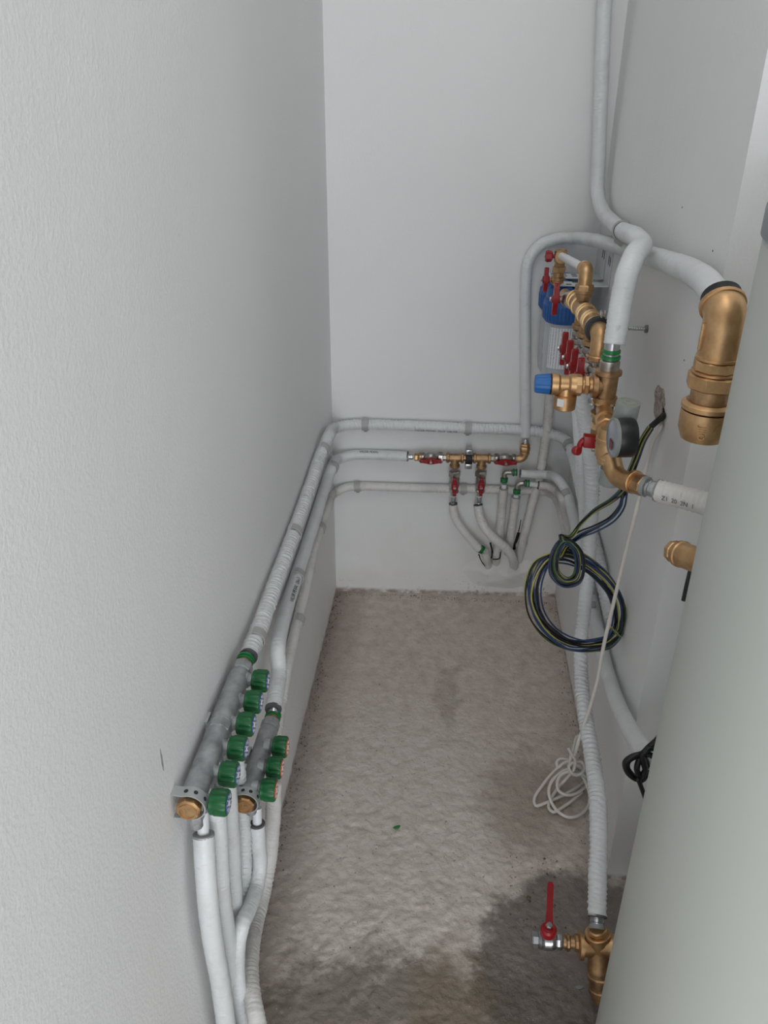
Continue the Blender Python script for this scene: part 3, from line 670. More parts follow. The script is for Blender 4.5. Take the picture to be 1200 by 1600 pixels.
# ---- manifolds on the left wall
def manifold(label, A, Bq, r, knobs, kx, dial, nut_at, drop):
    """cast bar with valve outlets: A near end, Bq far end"""
    ax = (Bq-A).normalized(); ln = (Bq-A).length
    t = thing('distribution_manifold', label, 'manifold', A-Z*r)
    pk0, pk1 = None, None
    def bar(bm):
        lathe(bm, A, ax, [(-.006, r*.88), (-.004, r*.98), (.004, r), (ln-.03, r), (ln-.026, r*.86), (ln-.012, r*.86)], 32)
        hexn(bm, A, ax, ln-.022, ln, r*1.0, 8)
        for q in nut_at:
            hexn(bm, A, ax, ln*q-.010, ln*q+.010, r*1.10, 8); lathe(bm, A, ax, [(ln*q+.009, r*.7), (ln*q+.011, r*1.04), (ln*q+.016, r*1.04), (ln*q+.018, r*.7)], 28)
        for q in knobs:
            c = A+ax*(q.y-A.y)/ax.y
            n = X; cn = V((c.x, c.y, q.z))
            lathe(bm, cn, n, [(r*.3, .0150), (r*.9, .0140), (r*1.05, .0112), (r*1.1+.003, .0100), (q.x-c.x, .0100)], 20)
            lathe(bm, c, -Z, [(r*.3, .0135), (r*.9, .0125), (r*1.15, .0105), (r*1.2+drop*.35, .0105)], 20)
    obj('manifold_bar', (lambda b: (bar(b), b)[1])(NB()), 'cast_grey', t, sharp=28)
    # brass plug in the near end
    pl = part('end_plug', 'brass', t, lambda bm: (lathe(bm, A, -ax, [(0, r*.9), (.008, r*.9)], 24), hexn(bm, A, -ax, .004, .022, r*.98, 8, .2), lathe(bm, A, -ax, [(.021, r*.74), (.0235, r*.72), (.0235, r*.60), (.0222, r*.58), (.0222, .001)], 28, False)))
    u = X; v = (-ax).cross(u).normalized()
    flat_text('1"', .016, A-ax*.0224, u, v, 'brass_bright', pl, depth=.0006)
    # perforated wall strap round the near end
    sm = A-ax*.006; bm = NB(); rings = []; R2 = r*1.22
    u2 = X; v2 = Z
    prof = [(-A.x, R2*1.0)] + [(math.cos(a)*R2, math.sin(a)*R2) for a in [PI*.62-PI*1.24*i/20 for i in range(21)]] + [(-A.x, -R2*.95)]
    for x, z in prof:
        nn = V((x, 0, z)).normalized()
        rings.append([bm.verts.new(sm+V((x, 0, z))+nn*o+ax*(k*.009)) for o, k in ((-.001, -1), (.001, -1), (.001, 1), (-.001, 1))])
    for p_, q_ in zip(rings, rings[1:]):
        for i in range(4): bm.faces.new((p_[i], p_[(i+1) % 4], q_[(i+1) % 4], q_[i]))
    bm.faces.new(rings[0][::-1]); bm.faces.new(rings[-1])
    st = obj('wall_strap', bm, 'galvanised', t)
    for a in (1.75, 1.15, .45, -.3):
        nn = X*math.cos(a)+Z*math.sin(a)
        part('strap_hole', 'slot_dark', st, lambda b: lathe(b, sm+nn*(R2+.0008), nn, [(0, .0032), (.0006, .0032)], 14))
    part('far_strap', 'galvanised', t, lambda b: box(b, A+ax*(ln*.52)-X*((A.x+r)*.5), (X, ax, Z), (max(.001, A.x-r)*.5, .012, r*.6), .001))
    for q in knobs:
        c = A+ax*(q.y-A.y)/ax.y; n = X
        part('outlet_nut', 'cast_grey', t, lambda b: (hexn(b, c, -Z, r*1.2+drop*.15, r*1.2+drop*.65, .0128, 6, .1), lathe(b, c, -Z, [(r*1.2+drop*.6, .0098), (r*1.2+drop, .0095)], 18)))
        o = q-n*.013
        k = part('valve_knob', 'green_plastic', t, lambda b: (ribbed(b, o, n, [(0, .0165, 0), (.0015, .0182, 0), (.005, .0182, .3), (.007, .0195, 1), (.023, .0195, 1), (.0255, .0178, 0), (.0262, .0150, 0)], 12, .0020)))
        dd = part('dial', dial, k, lambda b: lathe(b, o, n, [(.0255, .0148), (.0268, .0148), (.0270, .014)], 30))
        uu, vv, _ = basis(n)
        def marks(b):
            for j in range(10):
                a = 2*PI*j/10+.2; w_ = uu*math.cos(a)+vv*math.sin(a)
                box(b, o+n*.0271+w_*.0102, (w_, n.cross(w_), n), (.0024, .0008, .0003))
            lathe(b, o, n, [(.0268, .0048), (.0275, .0048), (.0280, .004)], 18)
        part('dial_marks', 'white_print', dd, marks)
    return t
A1, B1 = L(300, 1250, .0245), L(380, 1040, .0245)
zk = .012
def knob_pts(A, Bq, pxs, dx, dz):
    ax = (Bq-A).normalized(); out = []
    for x, y in pxs:
        q = onX(x, y, A.x+dx); out.append(q)
    ys_ = [q.y for q in out]; n = len(out)
    y0, y1 = min(ys_), max(ys_); zm = sum(q.z for q in out)/n
    return [V((A.x+dx, y0+(y1-y0)*i/(n-1), zm)) for i in range(n)]
M1 = manifold('long grey manifold with six green knobs and blue dials on the left wall', A1, B1, .0188,
     knob_pts(A1, B1, [(342, 1243.6), (356, 1203), (375, 1166), (387, 1131), (398, 1096), (407, 1065)], .0385, .0), 0, 'blue_dial', (.47,), .034)
press(M1, B1+(B1-A1).normalized()*.008, (B1-A1), .0105, .02, None)
dm = (B1-A1).normalized()
part('nipple', 'brass_aged', M1, lambda bm: cyl(bm, B1-dm*.004, B1+dm*.012, .014))
for k in (.006, .014): part('stop_ring', 'green_ring', M1, lambda bm: lathe(bm, B1+dm*k, dm, [(0, .013), (.001, .0160), (.005, .0160), (.006, .013)], 24))
A2, B2 = L(386, 1246, .055), L(424, 1128, .055)
M2 = manifold('short grey manifold with three green knobs and orange dials below the long one', A2, B2, .0178,
     knob_pts(A2, B2, [(420, 1235), (430, 1199), (438, 1164)], .034, .0), 0, 'orange_dial', (), .030)
dm2 = (B2-A2).normalized()
part('nipple', 'brass_aged', M2, lambda bm: cyl(bm, B2-dm2*.004, B2+dm2*.014, .0135))
press(M2, B2+dm2*.010, L(427, 1108, .055)-B2, .0105, .024, None)
for k in (.008, .017): part('stop_ring', 'green_ring', M2, lambda bm: lathe(bm, B2+dm2*k, dm2, [(0, .012), (.001, .0155), (.004, .0155), (.005, .012)], 24))

# ---- twin water filter on the right wall
ZP = Rw(952, 449, 0.0).z; YP0, YP1 = Rw(952, 449, 0.0).y, 2.40
FX = .668
WF = thing('water_filter', 'twin blue-capped clear water filter on a slotted white bracket', 'filter', (W, (YP0+YP1)/2, ZP-.30))
fy = (YP0+.045, YP0+.175)
for i, yy in enumerate(fy):
    c = V((FX, yy, ZP))
    part('filter_head', 'blue_housing', WF, lambda bm: (lathe(bm, c, -Z, [(.004, .030), (.012, .034), (.016, .050), (.040, .052), (.044, .050)], 36),
         lathe(bm, c-Z*.022, X, [(-.044, .014), (.044, .014)], 20), lathe(bm, c-Z*.018, Y, [(-.055, .016), (.055, .016)], 20)))
    part('filter_cap', 'blue_housing', WF, lambda bm: ribbed(bm, c-Z*.040, -Z, [(0, .050, 0), (.003, .0565, 0), (.016, .0575, 0), (.018, .0585, 1), (.052, .0575, 1), (.058, .0530, .6), (.062, .0500, 0)], 34, .0022))
    bw = part('filter_bowl', 'bowl_clear', WF, lambda bm: lathe(bm, c-Z*.098, -Z, [(0, .0455), (.010, .0465), (.150, .0450), (.175, .0420), (.188, .0330), (.193, .0180), (.193, .0176), (.186, .0300), (.172, .0385), (.150, .0415), (.010, .0430), (0, .0425)], 40, False))
    part('cartridge', 'cartridge', WF, lambda bm: ribbed(bm, c-Z*.100, -Z, [(0, .024, 0), (.004, .029, 1), (.150, .029, 1), (.154, .024, 0)], 16, .003))
    # printed label wrapped round the bowl
    bm = NB(); uvl = bm.loops.layers.uv.verify(); cols = []
    a0, a1 = PI*1.22, PI*1.66
    for j in range(19):
        a = a0+(a1-a0)*j/18; w_ = V((math.cos(a), math.sin(a), 0))
        cols.append([bm.verts.new(c+w_*(.0472)-Z*(.112)), bm.verts.new(c+w_*(.0464)-Z*(.225))])
    for j in range(18):
        fc = bm.faces.new((cols[j][0], cols[j+1][0], cols[j+1][1], cols[j][1]))
        for lp, uv in zip(fc.loops, ((j/18, 1), ((j+1)/18, 1), ((j+1)/18, 0), (j/18, 0))): lp[uvl].uv = uv
    obj('label', bm, 'label_print', bw, sharp=0)
def slots(bm, cells):
    for c, ax, hl in cells: box(bm, c, ax, hl)
br = part('bracket', 'white_metal', WF, lambda bm: (
    box(bm, V(((FX-.040+W)/2, YP0+.025, ZP+.001)), (X, Y, Z), ((W-FX+.040)/2, .025, .0015), .0008),
    box(bm, V(((FX-.040+W)/2, YP0+.125, ZP+.001)), (X, Y, Z), ((W-FX+.040)/2, .030, .0015), .0008),
    box(bm, V((FX-.033, YP0+.075, ZP+.001)), (X, Y, Z), (.007, .03, .0015), .0008),
    box(bm, V((FX+.055, YP0+.075, ZP+.001)), (X, Y, Z), (.012, .03, .0015), .0008),
    box(bm, V((W-.002, YP0+.025, ZP+.045)), (X, Y, Z), (.0015, .025, .045), .0008),
    box(bm, V((W-.002, YP0+.125, ZP+.045)), (X, Y, Z), (.0015, .030, .045), .0008)))
part('bracket_slot', 'slot_dark', br, lambda bm: slots(bm, [(V((W-.0037, YP0+.025+k, ZP+.062)), (X, Y, Z), (.0004, .0035, .011)) for k in (-.012, .010)]+[(V((W-.0037, YP0+.125+k, ZP+.062)), (X, Y, Z), (.0004, .0035, .011)) for k in (-.014, .012)]))
part('bracket_slot', 'slot_dark', br, lambda bm: slots(bm, [(V((FX+kx, YP0+ky, ZP+.0028)), (X, Y, Z), (.007, .0035, .0004)) for kx in (-.028, .0, .028) for ky in (.012, .118, .140)]))
part('bracket_slot', 'slot_dark', br, lambda bm: slots(bm, [(V((FX+kx, YP0+.040, ZP+.0028)), (X, Y, Z), (.010, .004, .0004)) for kx in (-.022, .022)]))

# ---- brass branch bar with its row of red valves
NA, NE = D(897.5, 466, 1.93), D(938, 520, 1.585)
ba = (NE-NA).normalized(); bl = (NE-NA).length
BR = thing('branch_manifold', 'sloping brass branch bar with a row of red-handled valves beside the filters', 'manifold', D(920, 600, 1.75))
def bp(fq): return NA+ba*(bl*fq)
def f(bm):
    lathe(bm, NA, ba, [(-.005, .015), (0, .019), (bl*.98, .019), (bl, .016)], 28)
    for fq in (.38, .60, .80): lathe(bm, bp(fq), -Z, [(0, .0155), (.030, .0155), (.031, .0195), (.040, .0195), (.041, .017)], 24)
    lathe(bm, bp(.33), Z, [(0, .014), (.024, .014), (.025, .0175), (.034, .0175), (.035, .015)], 24)
obj('branch_bar', (lambda b: (f(b), b)[1])(NB()), 'brass_aged', BR)
def f(bm):
    e = NE+ba*.012; elbow(bm, NE-ba*.015, e, e-Z*.045, .0185); collar(bm, e-Z*.045, Z, .0225, .011)
part('end_elbow', 'brass', BR, f)
for fq in (.05, .13, .27, .48, .53, .68, .73, .86): part('ring_collar', 'brass_bright', BR, lambda bm: collar(bm, bp(fq), ba, .0224, .006))
part('rubber_clamp', 'black_rubber', BR, lambda bm: lathe(bm, bp(.93), ba, [(-.010, .0215), (-.009, .0255), (.009, .0255), (.010, .0215)], 30))
cl0 = bp(.93)
part('clamp_lug', 'steel', BR, lambda bm: (box(bm, cl0+Z*.029+X*.002, (X, Y, Z), (.0012, .008, .008)), box(bm, cl0+Z*.029+X*.010, (X, Y, Z), (.0012, .008, .008))))
rod_w = Rw(1012, 514, 0.0)
part('threaded_rod', 'steel', BR, lambda bm: lathe(bm, rod_w, -X, [(-.01, .0042)]+[(k*.0024, .0044 if k % 2 else .0036) for k in range(42)], 12))
part('rod_nut', 'zinc', BR, lambda bm: hexn(bm, rod_w, -X, 0, .006, .009))
# vertical valves
outs = [(bp(.38), (888, 545)), (bp(.60), (896, 559)), (bp(.80), (903.5, 573)), (NE+ba*.012, (911, 588))]
for c, (hx, hy) in outs:
    hp = D(hx, hy, c.y); vc = V((c.x, c.y, hp.z))
    zt = c.z-.044
    part('union_nut', 'nickel', BR, lambda bm: (hexn(bm, V((c.x, c.y, zt)), -Z, 0, .014, .0185), hexn(bm, V((c.x, c.y, zt-.018)), -Z, 0, .012, .0200), lathe(bm, V((c.x, c.y, zt)), -Z, [(.010, .013), (max(.03, zt-vc.z-.02), .013)], 18)))
    ball_valve(BR, vc, Z, -X, Z, .032, .0150, a=.036, th=.013, reach=max(.010, vc.x-hp.x-.015-.008))
    press(BR, vc-Z*.03, -Z, .010, .026, None)
# inline valve at the far end of the bar
c = D(889, 468, 1.965)
ball_valve(BR, c, ba, -X, Z-Y*.05, .030, .0150, a=.037, th=.012, reach=max(.010, c.x-D(872, 470, c.y).x-.021))
part('nipple', 'brass', BR, lambda bm: cyl(bm, c-ba*.075, c-ba*.025, .012))
# riser, swept elbow and cross pipe to the far column
e0 = bp(.33)+Z*.036; e1 = D(914, 421, e0.y); e1 = V((e0.x, e0.y, e1.z)); far = D(877, 400, 2.17)
part('union_nut', 'brass_aged', BR, lambda bm: (hexn(bm, e0, Z, .0, .016, .0200), collar(bm, e0+Z*.001, Z, .0205, .008)))
dirf = (far-e1).normalized()
part('swept_elbow', 'brass', BR, lambda bm: (elbow(bm, e0+Z*.012, e1, e1+dirf*.022, .0150), collar(bm, e1+dirf*.024, dirf, .0165, .008)))
part('cross_pipe', 'pex_white', BR, lambda bm: cyl(bm, e1+dirf*.02, far, .0098))
fc = far-Z*.002
part('column_tee', 'brass_aged', BR, lambda bm: (lathe(bm, fc+dirf*.012, -Z, [(-.018, .012), (-.014, .0155), (.012, .0155), (.016, .013), (.050, .013), (.052, .0185), (.058, .0185), (.060, .0150), (.066, .0150)], 24),
     lathe(bm, fc, dirf, [(-.012, .0165), (-.004, .0175), (.004, .0150), (.012, .0150)], 24)))
part('hex_nut', 'brass', BR, lambda bm: hexn(bm, fc+dirf*.012, -Z, .024, .040, .0175))
cv = fc+dirf*.012
def red_knob(nm, c, n, par):
    k = part(nm, 'red_paint', par, lambda bm: (ribbed(bm, c, n, [(0, .009, 0), (.002, .0135, .5), (.013, .0150, 1), (.018, .0120, .5)], 5, .0035), lathe(bm, c, n, [(-.012, .005), (0, .005)], 12)))
    part('handle_nut', 'steel', k, lambda bm: hexn(bm, c, n, .018, .021, .004))
red_knob('tap_knob', cv-X*.020, -X, BR)
# valve at the far filter inlet
c2 = V((FX-.028, fy[1]+.0, ZP-.016))
hp = D(849, 437, 2.20)
ball_valve(BR, hp+X*.034, Y, -X, Z, .024, .0120, m='brass', a=.030, th=.011, reach=.010)

# ---- tee column with the blue-capped relief valve
YT = 1.50
SV = thing('relief_valve', 'brass pressure relief valve with a blue cap branching off a brass tee', 'valve', D(930, 690, YT))
tc_ = D(948, 603, YT)
def f(bm):
    lathe(bm, V((tc_.x, YT, D(953, 577, YT).z)), -Z, [(0, .020), (.002, .0245), (.009, .0245), (.011, .0195), (.052, .0190), (.053, .0225), (.062, .0225), (.063, .0190)], 28)
    lathe(bm, tc_, -X, [(0, .0170), (.016, .0180), (.018, .0235), (.027, .0235), (.028, .020)], 28)
part('tee', 'brass_aged', SV, f)
zt = D(953, 577, YT).z
part('hex_nipple', 'nickel', SV, lambda bm: (lathe(bm, V((tc_.x, YT, zt)), Z, [(-.002, .018), (.004, .0185), (.016, .0185), (.019, .015)], 24)))
part('press_sleeve', 'steel', SV, lambda bm: lathe(bm, V((tc_.x, YT, zt)), Z, [(.017, .0135), (.030, .0140), (.032, .0125), (.036, .0125), (.038, .0140), (.060, .0138)], 24))
for k in (.020, .031): part('stop_ring', 'green_ring', SV, lambda bm: lathe(bm, V((tc_.x, YT, zt)), Z, [(k, .0145), (k+.001, .0178 if k < .03 else .0165), (k+.006, .0178 if k < .03 else .0165), (k+.007, .0145)], 26))
part('bare_pipe', 'pex_white', SV, lambda bm: cyl(bm, V((tc_.x, YT, zt+.055)), V((tc_.x, YT, zt+.085)), .0130))
xs0 = tc_.x-.028
def xr(px_): return D(px_, 604, YT).x
ax0 = V((tc_.x, YT, tc_.z))
def f(bm):
    hexn(bm, V((xr(920), YT, tc_.z)), -X, 0, xr(920)-xr(911), .0190)
part('nipple', 'brass', SV, lambda bm: (f(bm), cyl(bm, V((xr(928), YT, tc_.z)), V((xr(908), YT, tc_.z)), .0150)))
rb = V((xr(909), YT, tc_.z)); ll = xr(909)-xr(861)
def f(bm):
    hexn(bm, rb, -X, 0, .016, .0205, 8)
    lathe(bm, rb, -X, [(.012, .0205), (.022, .0200), (.026, .0165), (ll-.016, .0165), (ll-.012, .0205), (ll, .0205)], 28)
    oc = rb-X*(ll*.50)
    lathe(bm, oc, -Z, [(0, .0150), (.018, .0165), (.020, .0215), (.046, .0210), (.0475, .0195), (.0475, .0165), (.040, .0160)], 28, True)
rv = part('valve_body', 'brass', SV, f)
oc = rb-X*(ll*.50)
part('paper_tag', 'white_print', SV, lambda bm: box(bm, oc-Y*.0185-X*.010-Z*.030, (X+Y*-.5, (X*.5+Y), Z), (.006, .0006, .0075)))
part('cap_seal', 'black_rubber', SV, lambda bm: lathe(bm, V((xr(861.5), YT, tc_.z)), -X, [(0, .0195), (.004, .0195)], 26))
part('blue_cap', 'blue_cap', SV, lambda bm: ribbed(bm, V((xr(860), YT, tc_.z)), -X, [(0, .0185, 0), (.002, .0195, .6), (.026, .0172, 1), (.0295, .0155, .5), (.030, .014, 0)], 12, .0016))
# lower leg
def f(bm):
    zb = zt-.063; q = V((tc_.x, YT, zb))
    lathe(bm, q, -Z, [(-.004, .0165), (.004, .0175), (.020, .0175), (.021, .0225), (.029, .0225), (.030, .0185), (.080, .0180), (.090, .0120)], 26)
leg = V((tc_.x, YT, zt-.063))
part('lower_leg', 'brass_aged', SV, lambda bm: f(bm))
part('hemp_joint', 'hemp', SV, lambda bm: lathe(bm, leg, -Z, [(.001, .0170), (.003, .0182), (.018, .0182), (.020, .0170)], 24))
part('hex_ring', 'brass_bright', SV, lambda bm: (collar(bm, leg-Z*.001, Z, .0232, .007), collar(bm, leg-Z*.025, Z, .0232, .007), hexn(bm, leg, -Z, .040, .056, .0205, 8)))

# ---- filling valve with gauge
YV = 1.33
FV = thing('filling_valve', 'brass filling valve with grey bonnet and black pressure gauge', 'valve', D(956, 765, YV))
vb = D(952, 692, YV+.02); vin = V((tc_.x, YT, vb.z+.012))
part('valve_body', 'brass', FV, lambda bm: (lathe(bm, vin+Y*.006, vb-vin, [(0, .0150), (.055, .0150), (.056, .0190), (.066, .0190), (.067, .0150), ((vb-vin).length, .0150)], 26), hexn(bm, vin, vb-vin, .075, .095, .0205, 8),
     lathe(bm, vb, Z, [(-.034, .013), (-.030, .0190), (-.024, .0195), (-.023, .0225), (.004, .0230), (.005, .0240), (.010, .0240), (.011, .0225), (.022, .0225), (.028, .0195)], 28), hexn(bm, vb, -Z, .028, .040, .0175)))
bt, bb = D(982, 629, YV-.01), D(972, 668, YV-.01)
bonx = bt.x*.5+bb.x*.5
b0 = V((vb.x+.012, YV-.005, bb.z-.012))
part('bonnet', 'grey_plastic', FV, lambda bm: lathe(bm, b0, (V((bt.x, bt.y, bt.z))-b0), [(-.006, .0160), (.0, .0195), (.006, .0205), ((bt-b0).length-.002, .0200), ((bt-b0).length, .0190)], 30))
nb = (bt-b0).normalized()
bl_ = part('bonnet_lid', 'grey_lid', FV, lambda bm: (lathe(bm, bt, nb, [(-.001, .0192), (.001, .0192), (.0012, .0165), (.0004, .0160), (.0004, .0105), (.0014, .0100), (.0014, .0045), (.0004, .0040), (.0004, .0005)], 30, False)))
gc = D(957, 684, 1.285); gb = V((gc.x+.034, gc.y+.004, gc.z))
gax = (gc-gb).normalized()
gg = part('pressure_gauge', 'black_plastic', FV, lambda bm: lathe(bm, gb, gax, [(-.001, .026), (0, .0315), (.002, .0325), (.030, .0325), (.031, .0318)], 40))
part('gauge_rim', 'grey_plastic', gg, lambda bm: lathe(bm, gb, gax, [(.0295, .0328), (.0345, .0330), (.0355, .0318), (.0350, .0295)], 40, False))
part('gauge_bezel', 'glass_face', gg, lambda bm: lathe(bm, gb, gax, [(.0305, .0325), (.0335, .0320), (.0350, .0285), (.0352, .001)], 40))
part('red_field', 'red_mark', gg, lambda bm: box(bm, gc+gax*.0022-Z*.010-Y*.004, (Y, Z, gax), (.010, .007, .0006)))
part('gauge_stem', 'brass', FV, lambda bm: (cyl(bm, gb+gax*.01-Y*.0, V((vb.x+.012, vb.y, gb.z)), .008), lathe(bm, gb, -gax, [(0, .011), (.004, .010), (.006, .004)], 18)))
ck = D(956, 731, YV+.03); ce = D(950, 764, YV+.03)
part('bottom_cup', 'grey_plastic', FV, lambda bm: lathe(bm, V((ck.x, ck.y, ck.z)), -Z, [(.004, .0130), (0, .0165), (.001, .0195), (.030, .0190), (.032, .0175)], 28))
part('cup_seal', 'black_rubber', FV, lambda bm: cyl(bm, ck+Z*.004, ck-Z*.004, .0125))
# red shut-off lever
h0 = D(931, 690, 1.44); h1 = D(911, 688, 1.44)
part('lever_stem', 'nickel', FV, lambda bm: (cyl(bm, V((vb.x, 1.43, h0.z)), h0, .0085), lathe(bm, h0, -X, [(-.006, .012), (-.001, .012)], 20), lathe(bm, h0-Z*.014, -X, [(-.008, .006), (.006, .006)], 14)))
def f(bm):
    d = (h1-h0); box(bm, h0.lerp(h1, .5), (d.normalized(), Y, Z), (d.length*.5, .010, .0115), .003)
    sweep(bm, Path([h1+X*.002+Z*.002, h1-X*.004-Z*.006, h1-X*.005-Z*.018], .004), .0055, 12)
    lathe(bm, h1-X*.010-Z*.020-Y*.003, V((.4, -.6, .2)), [(-.006, .0075), (-.003, .0088), (.005, .0088), (.007, .007)], 20)
part('shutoff_lever', 'red_paint', FV, f)
# outlet elbow, press sleeve and printed pipe heading behind the tank
oe = [D(952, 716, 1.335), D(956, 731, 1.325), D(966, 743, 1.31), D(982, 750, 1.28), D(1000, 757, 1.255)]
od = (oe[-1]-oe[-2]).normalized()
part('outlet_elbow', 'brass', FV, lambda bm: (elbow(bm, D(954, 712, 1.335), D(962, 747, 1.310), D(1000, 757, 1.255), .0168, 10, 22, .55), lathe(bm, D(962, 746, 1.310), V((-.6, -.3, -.5)), [(-.004, .0165), (.002, .0160), (.006, .012)], 20), hexn(bm, D(953.5, 719, 1.333), -Z, -.006, .007, .0195, 8), collar(bm, D(990, 753, 1.268), od, .0200, .010)))
part('outlet_nut', 'brass_aged', FV, lambda bm: hexn(bm, D(996, 755.5, 1.26), od, 0, .020, .0175, 8))
q0 = D(1008, 760, 1.24)
pd = (D(1095, 786, 1.175)-q0).normalized()
part('washer', 'grey_plastic', FV, lambda bm: cyl(bm, q0-pd*.003, q0+pd*.004, .0170))
OP, OPp = pipe('insulated_pipe', 'printed white pipe leaving the filling valve towards the tank', [D(1028, 766.5, 1.222), D(1060, 775, 1.20), D(1095, 785, 1.175), D(1130, 796, 1.15), D(1180, 812, 1.12)], .0185, 'film_dirty', ('foam_light', None), wob=.01)
press(OP, D(1010, 761, 1.237), pd, .0130, .024, None)
print_on(OPp, .0185, 'Z1  20  2N  1', .0100, .016, V((-.2, -.9, -.18)), 'ink', OP)

# ---- tank, its fittings
TR = .30; BEAR = math.radians(19.2); TT = .95
TC = V((CAM.x+TT*math.sin(BEAR)+TR*math.cos(BEAR), CAM.y+TT*math.cos(BEAR)-TR*math.sin(BEAR), 0))
TK = thing('storage_tank', 'tall pale grey cylindrical water tank in the right foreground', 'tank', TC)
ZT = 1.6-TT*math.tan(math.radians(8.75))+.013
part('tank_jacket', 'tank_jacket', TK, lambda bm: lathe(bm, V((TC.x, TC.y, .04)), Z, [(0, TR-.01), (.008, TR), (ZT-.045, TR), (ZT-.040, TR-.004)], 128))
part('tank_cap', 'tank_cap', TK, lambda bm: lathe(bm, V((TC.x, TC.y, ZT)), Z, [(0, TR-.004), (.002, TR+.003), (.028, TR+.003), (.040, TR-.001), (.049, TR-.010), (.054, TR-.024), (.056, .0005)], 128))
for a in (0.6, 2.2, 3.8, 5.4): part('foot', 'black_plastic', TK, lambda bm: lathe(bm, TC+V((math.cos(a)*.22, math.sin(a)*.22, 0)), Z, [(-.004, .025), (.03, .02), (.042, .018)], 16))
# brass connector poking out of the jacket
n0 = D(1049, 860, 1.10); n1 = D(1086, 874, 1.055); nd = (n1-n0).normalized()
part('connector', 'brass', TK, lambda bm: (hexn(bm, n0, nd, 0, .012, .0170, 8), lathe(bm, n0, nd, [(.011, .0155), (.016, .0155), (.018, .0200), (.024, .0205), (.026, .0190), (.07, .0190)], 28)))
part('jacket_flap', 'black_plastic', TK, lambda bm: sweep(bm, Path([D(1081, 882, 1.06), D(1073, 915, 1.06), D(1068, 938, 1.06)], .006), .0035, 8))

# big brass elbow and check valve standing behind the tank
YE = 1.10
xe = (D(1126, 510, YE).x+D(1102, 680, YE).x)/2
def ez(py): return D(1110, py, YE).z
CV = thing('check_valve', 'large brass elbow and union check valve behind the tank', 'valve', (xe, YE, ez(690)))
ec = V((xe, YE, ez(497)))
part('elbow', 'brass', CV, lambda bm: (elbow(bm, V((xe, YE, ez(556))), ec+Z*.006, ec+Y*.022+Z*.012, .0270, 12, 28), collar(bm, ec+Y*.022+Z*.012, Y+Z*.55, .0300, .008), box(bm, V((xe-.0265, YE-.004, ez(525))), (X, Y, Z), (.003, .003, .018), .001)))
part('seal', 'black_rubber', CV, lambda bm: lathe(bm, ec+Y*.024+Z*.014, Y+Z*.55, [(0, .0262), (.014, .0262)], 28))
ax_e = V((xe, YE, 0))
def zed(bm, a, b, r, sides=28, rot=.2):
    hexn(bm, ax_e+Z*ez(b), Z, 0, ez(a)-ez(b), r, sides, rot)
part('hex_neck', 'brass', CV, lambda bm: (zed(bm, 554, 562, .0285), zed(bm, 560, 579, .0300, 8, .25)))
part('union_nut', 'brass', CV, lambda bm: (zed(bm, 577, 583, .0310), zed(bm, 582, 606, .0350, 8, .25)))
part('throat', 'brass_aged', CV, lambda bm: zed(bm, 604, 630, .0262))
bz0, bz1 = ez(684), ez(640)
vb2 = part('valve_body', 'brass', CV, lambda bm: (lathe(bm, ax_e+Z*ez(640), Z, [(0, .030), (.003, .0355), (ez(626)-ez(640)-.004, .0355), (ez(626)-ez(640), .0300)], 36),
    lathe(bm, ax_e+Z*bz1, -Z, [(0, .0340), (.004, .0345), (bz1-bz0-.014, .0345), (bz1-bz0-.006, .0310), (bz1-bz0, .0290)], 36)))
tu = V((0.80, .6, 0)).normalized(); 
def emb(txt, size, a, z, rot=False):
    w_ = V((math.cos(a), math.sin(a), 0)); tt = Z.cross(w_)
    o = ax_e+w_*.0343+Z*z
    flat_text(txt, size, o, (-Z if rot else tt), (tt if rot else Z), 'brass_aged', vb2, depth=.0008)
emb('JIIO', .013, -PI*.62, (bz0+bz1)/2-.002, True); emb('K', .014, -PI*.44, bz1-.014)
part('throat', 'brass_aged', CV, lambda bm: lathe(bm, ax_e+Z*(bz0+.002), -Z, [(0, .021), (.004, .021), (.006, .018)], 28))

# drain fitting on the floor: tee under the riser, ball valve with long red lever
DV = thing('drain_valve', 'brass floor tee with a nickel ball valve and long red lever', 'valve', D(933, 1560, 1.02))
pe = P5p.p[-1]; pt = P5p.t[-1]
press(DV, pe-pt*.004, pt, .0125, .020, None)
part('white_tape', 'grey_plastic', DV, lambda bm: cyl(bm, pe+pt*.014, pe+pt*.022, .0150))
tz = D(936, 1480, 1.045)
s0_ = pe+pt*.020; td = (tz-s0_).normalized()
part('floor_tee', 'brass', DV, lambda bm: (hexn(bm, s0_, td, 0, .012, .0190, 8), collar(bm, s0_+td*.016, td, .0245, .009),
    lathe(bm, s0_, td, [(.014, .020), ((tz-s0_).length+.01, .0215)], 26),
    lathe(bm, tz, -X, [(0, .0195), (.030, .0195), (.031, .0260), (.038, .0260), (.039, .022)], 26),
    elbow(bm, tz+Z*.004, tz+X*.035+Z*.012, tz+X*.045-Y*.03, .0215)))
l0 = tz; l1 = D(941, 1562, 1.01); ld_ = (l1-l0).normalized(); LL = (l1-l0).length
part('strainer_leg', 'brass_aged', DV, lambda bm: lathe(bm, l0, ld_, [(0, .0225), (LL*.30, .0235), (LL*.33, .0255), (LL*.40, .0255), (LL*.42, .0235), (LL*.48, .0235), (LL*.50, .0262), (LL*.58, .0262), (LL*.60, .0235), (LL*.74, .0230), (LL*.76, .0250), (LL*.84, .0250), (LL*.86, .0210), (LL, .0195)], 28))
vx = D(852, 1474, 1.055)
def along(px_): return V((D(px_, 1480, 1.05).x, 1.05, tz.z))
part('nipple', 'brass_aged', DV, lambda bm: (cyl(bm, along(906), along(878), .0115), hexn(bm, along(903), -X, 0, .009, .0165, 8), hexn(bm, along(889), -X, 0, .008, .0165, 8)))
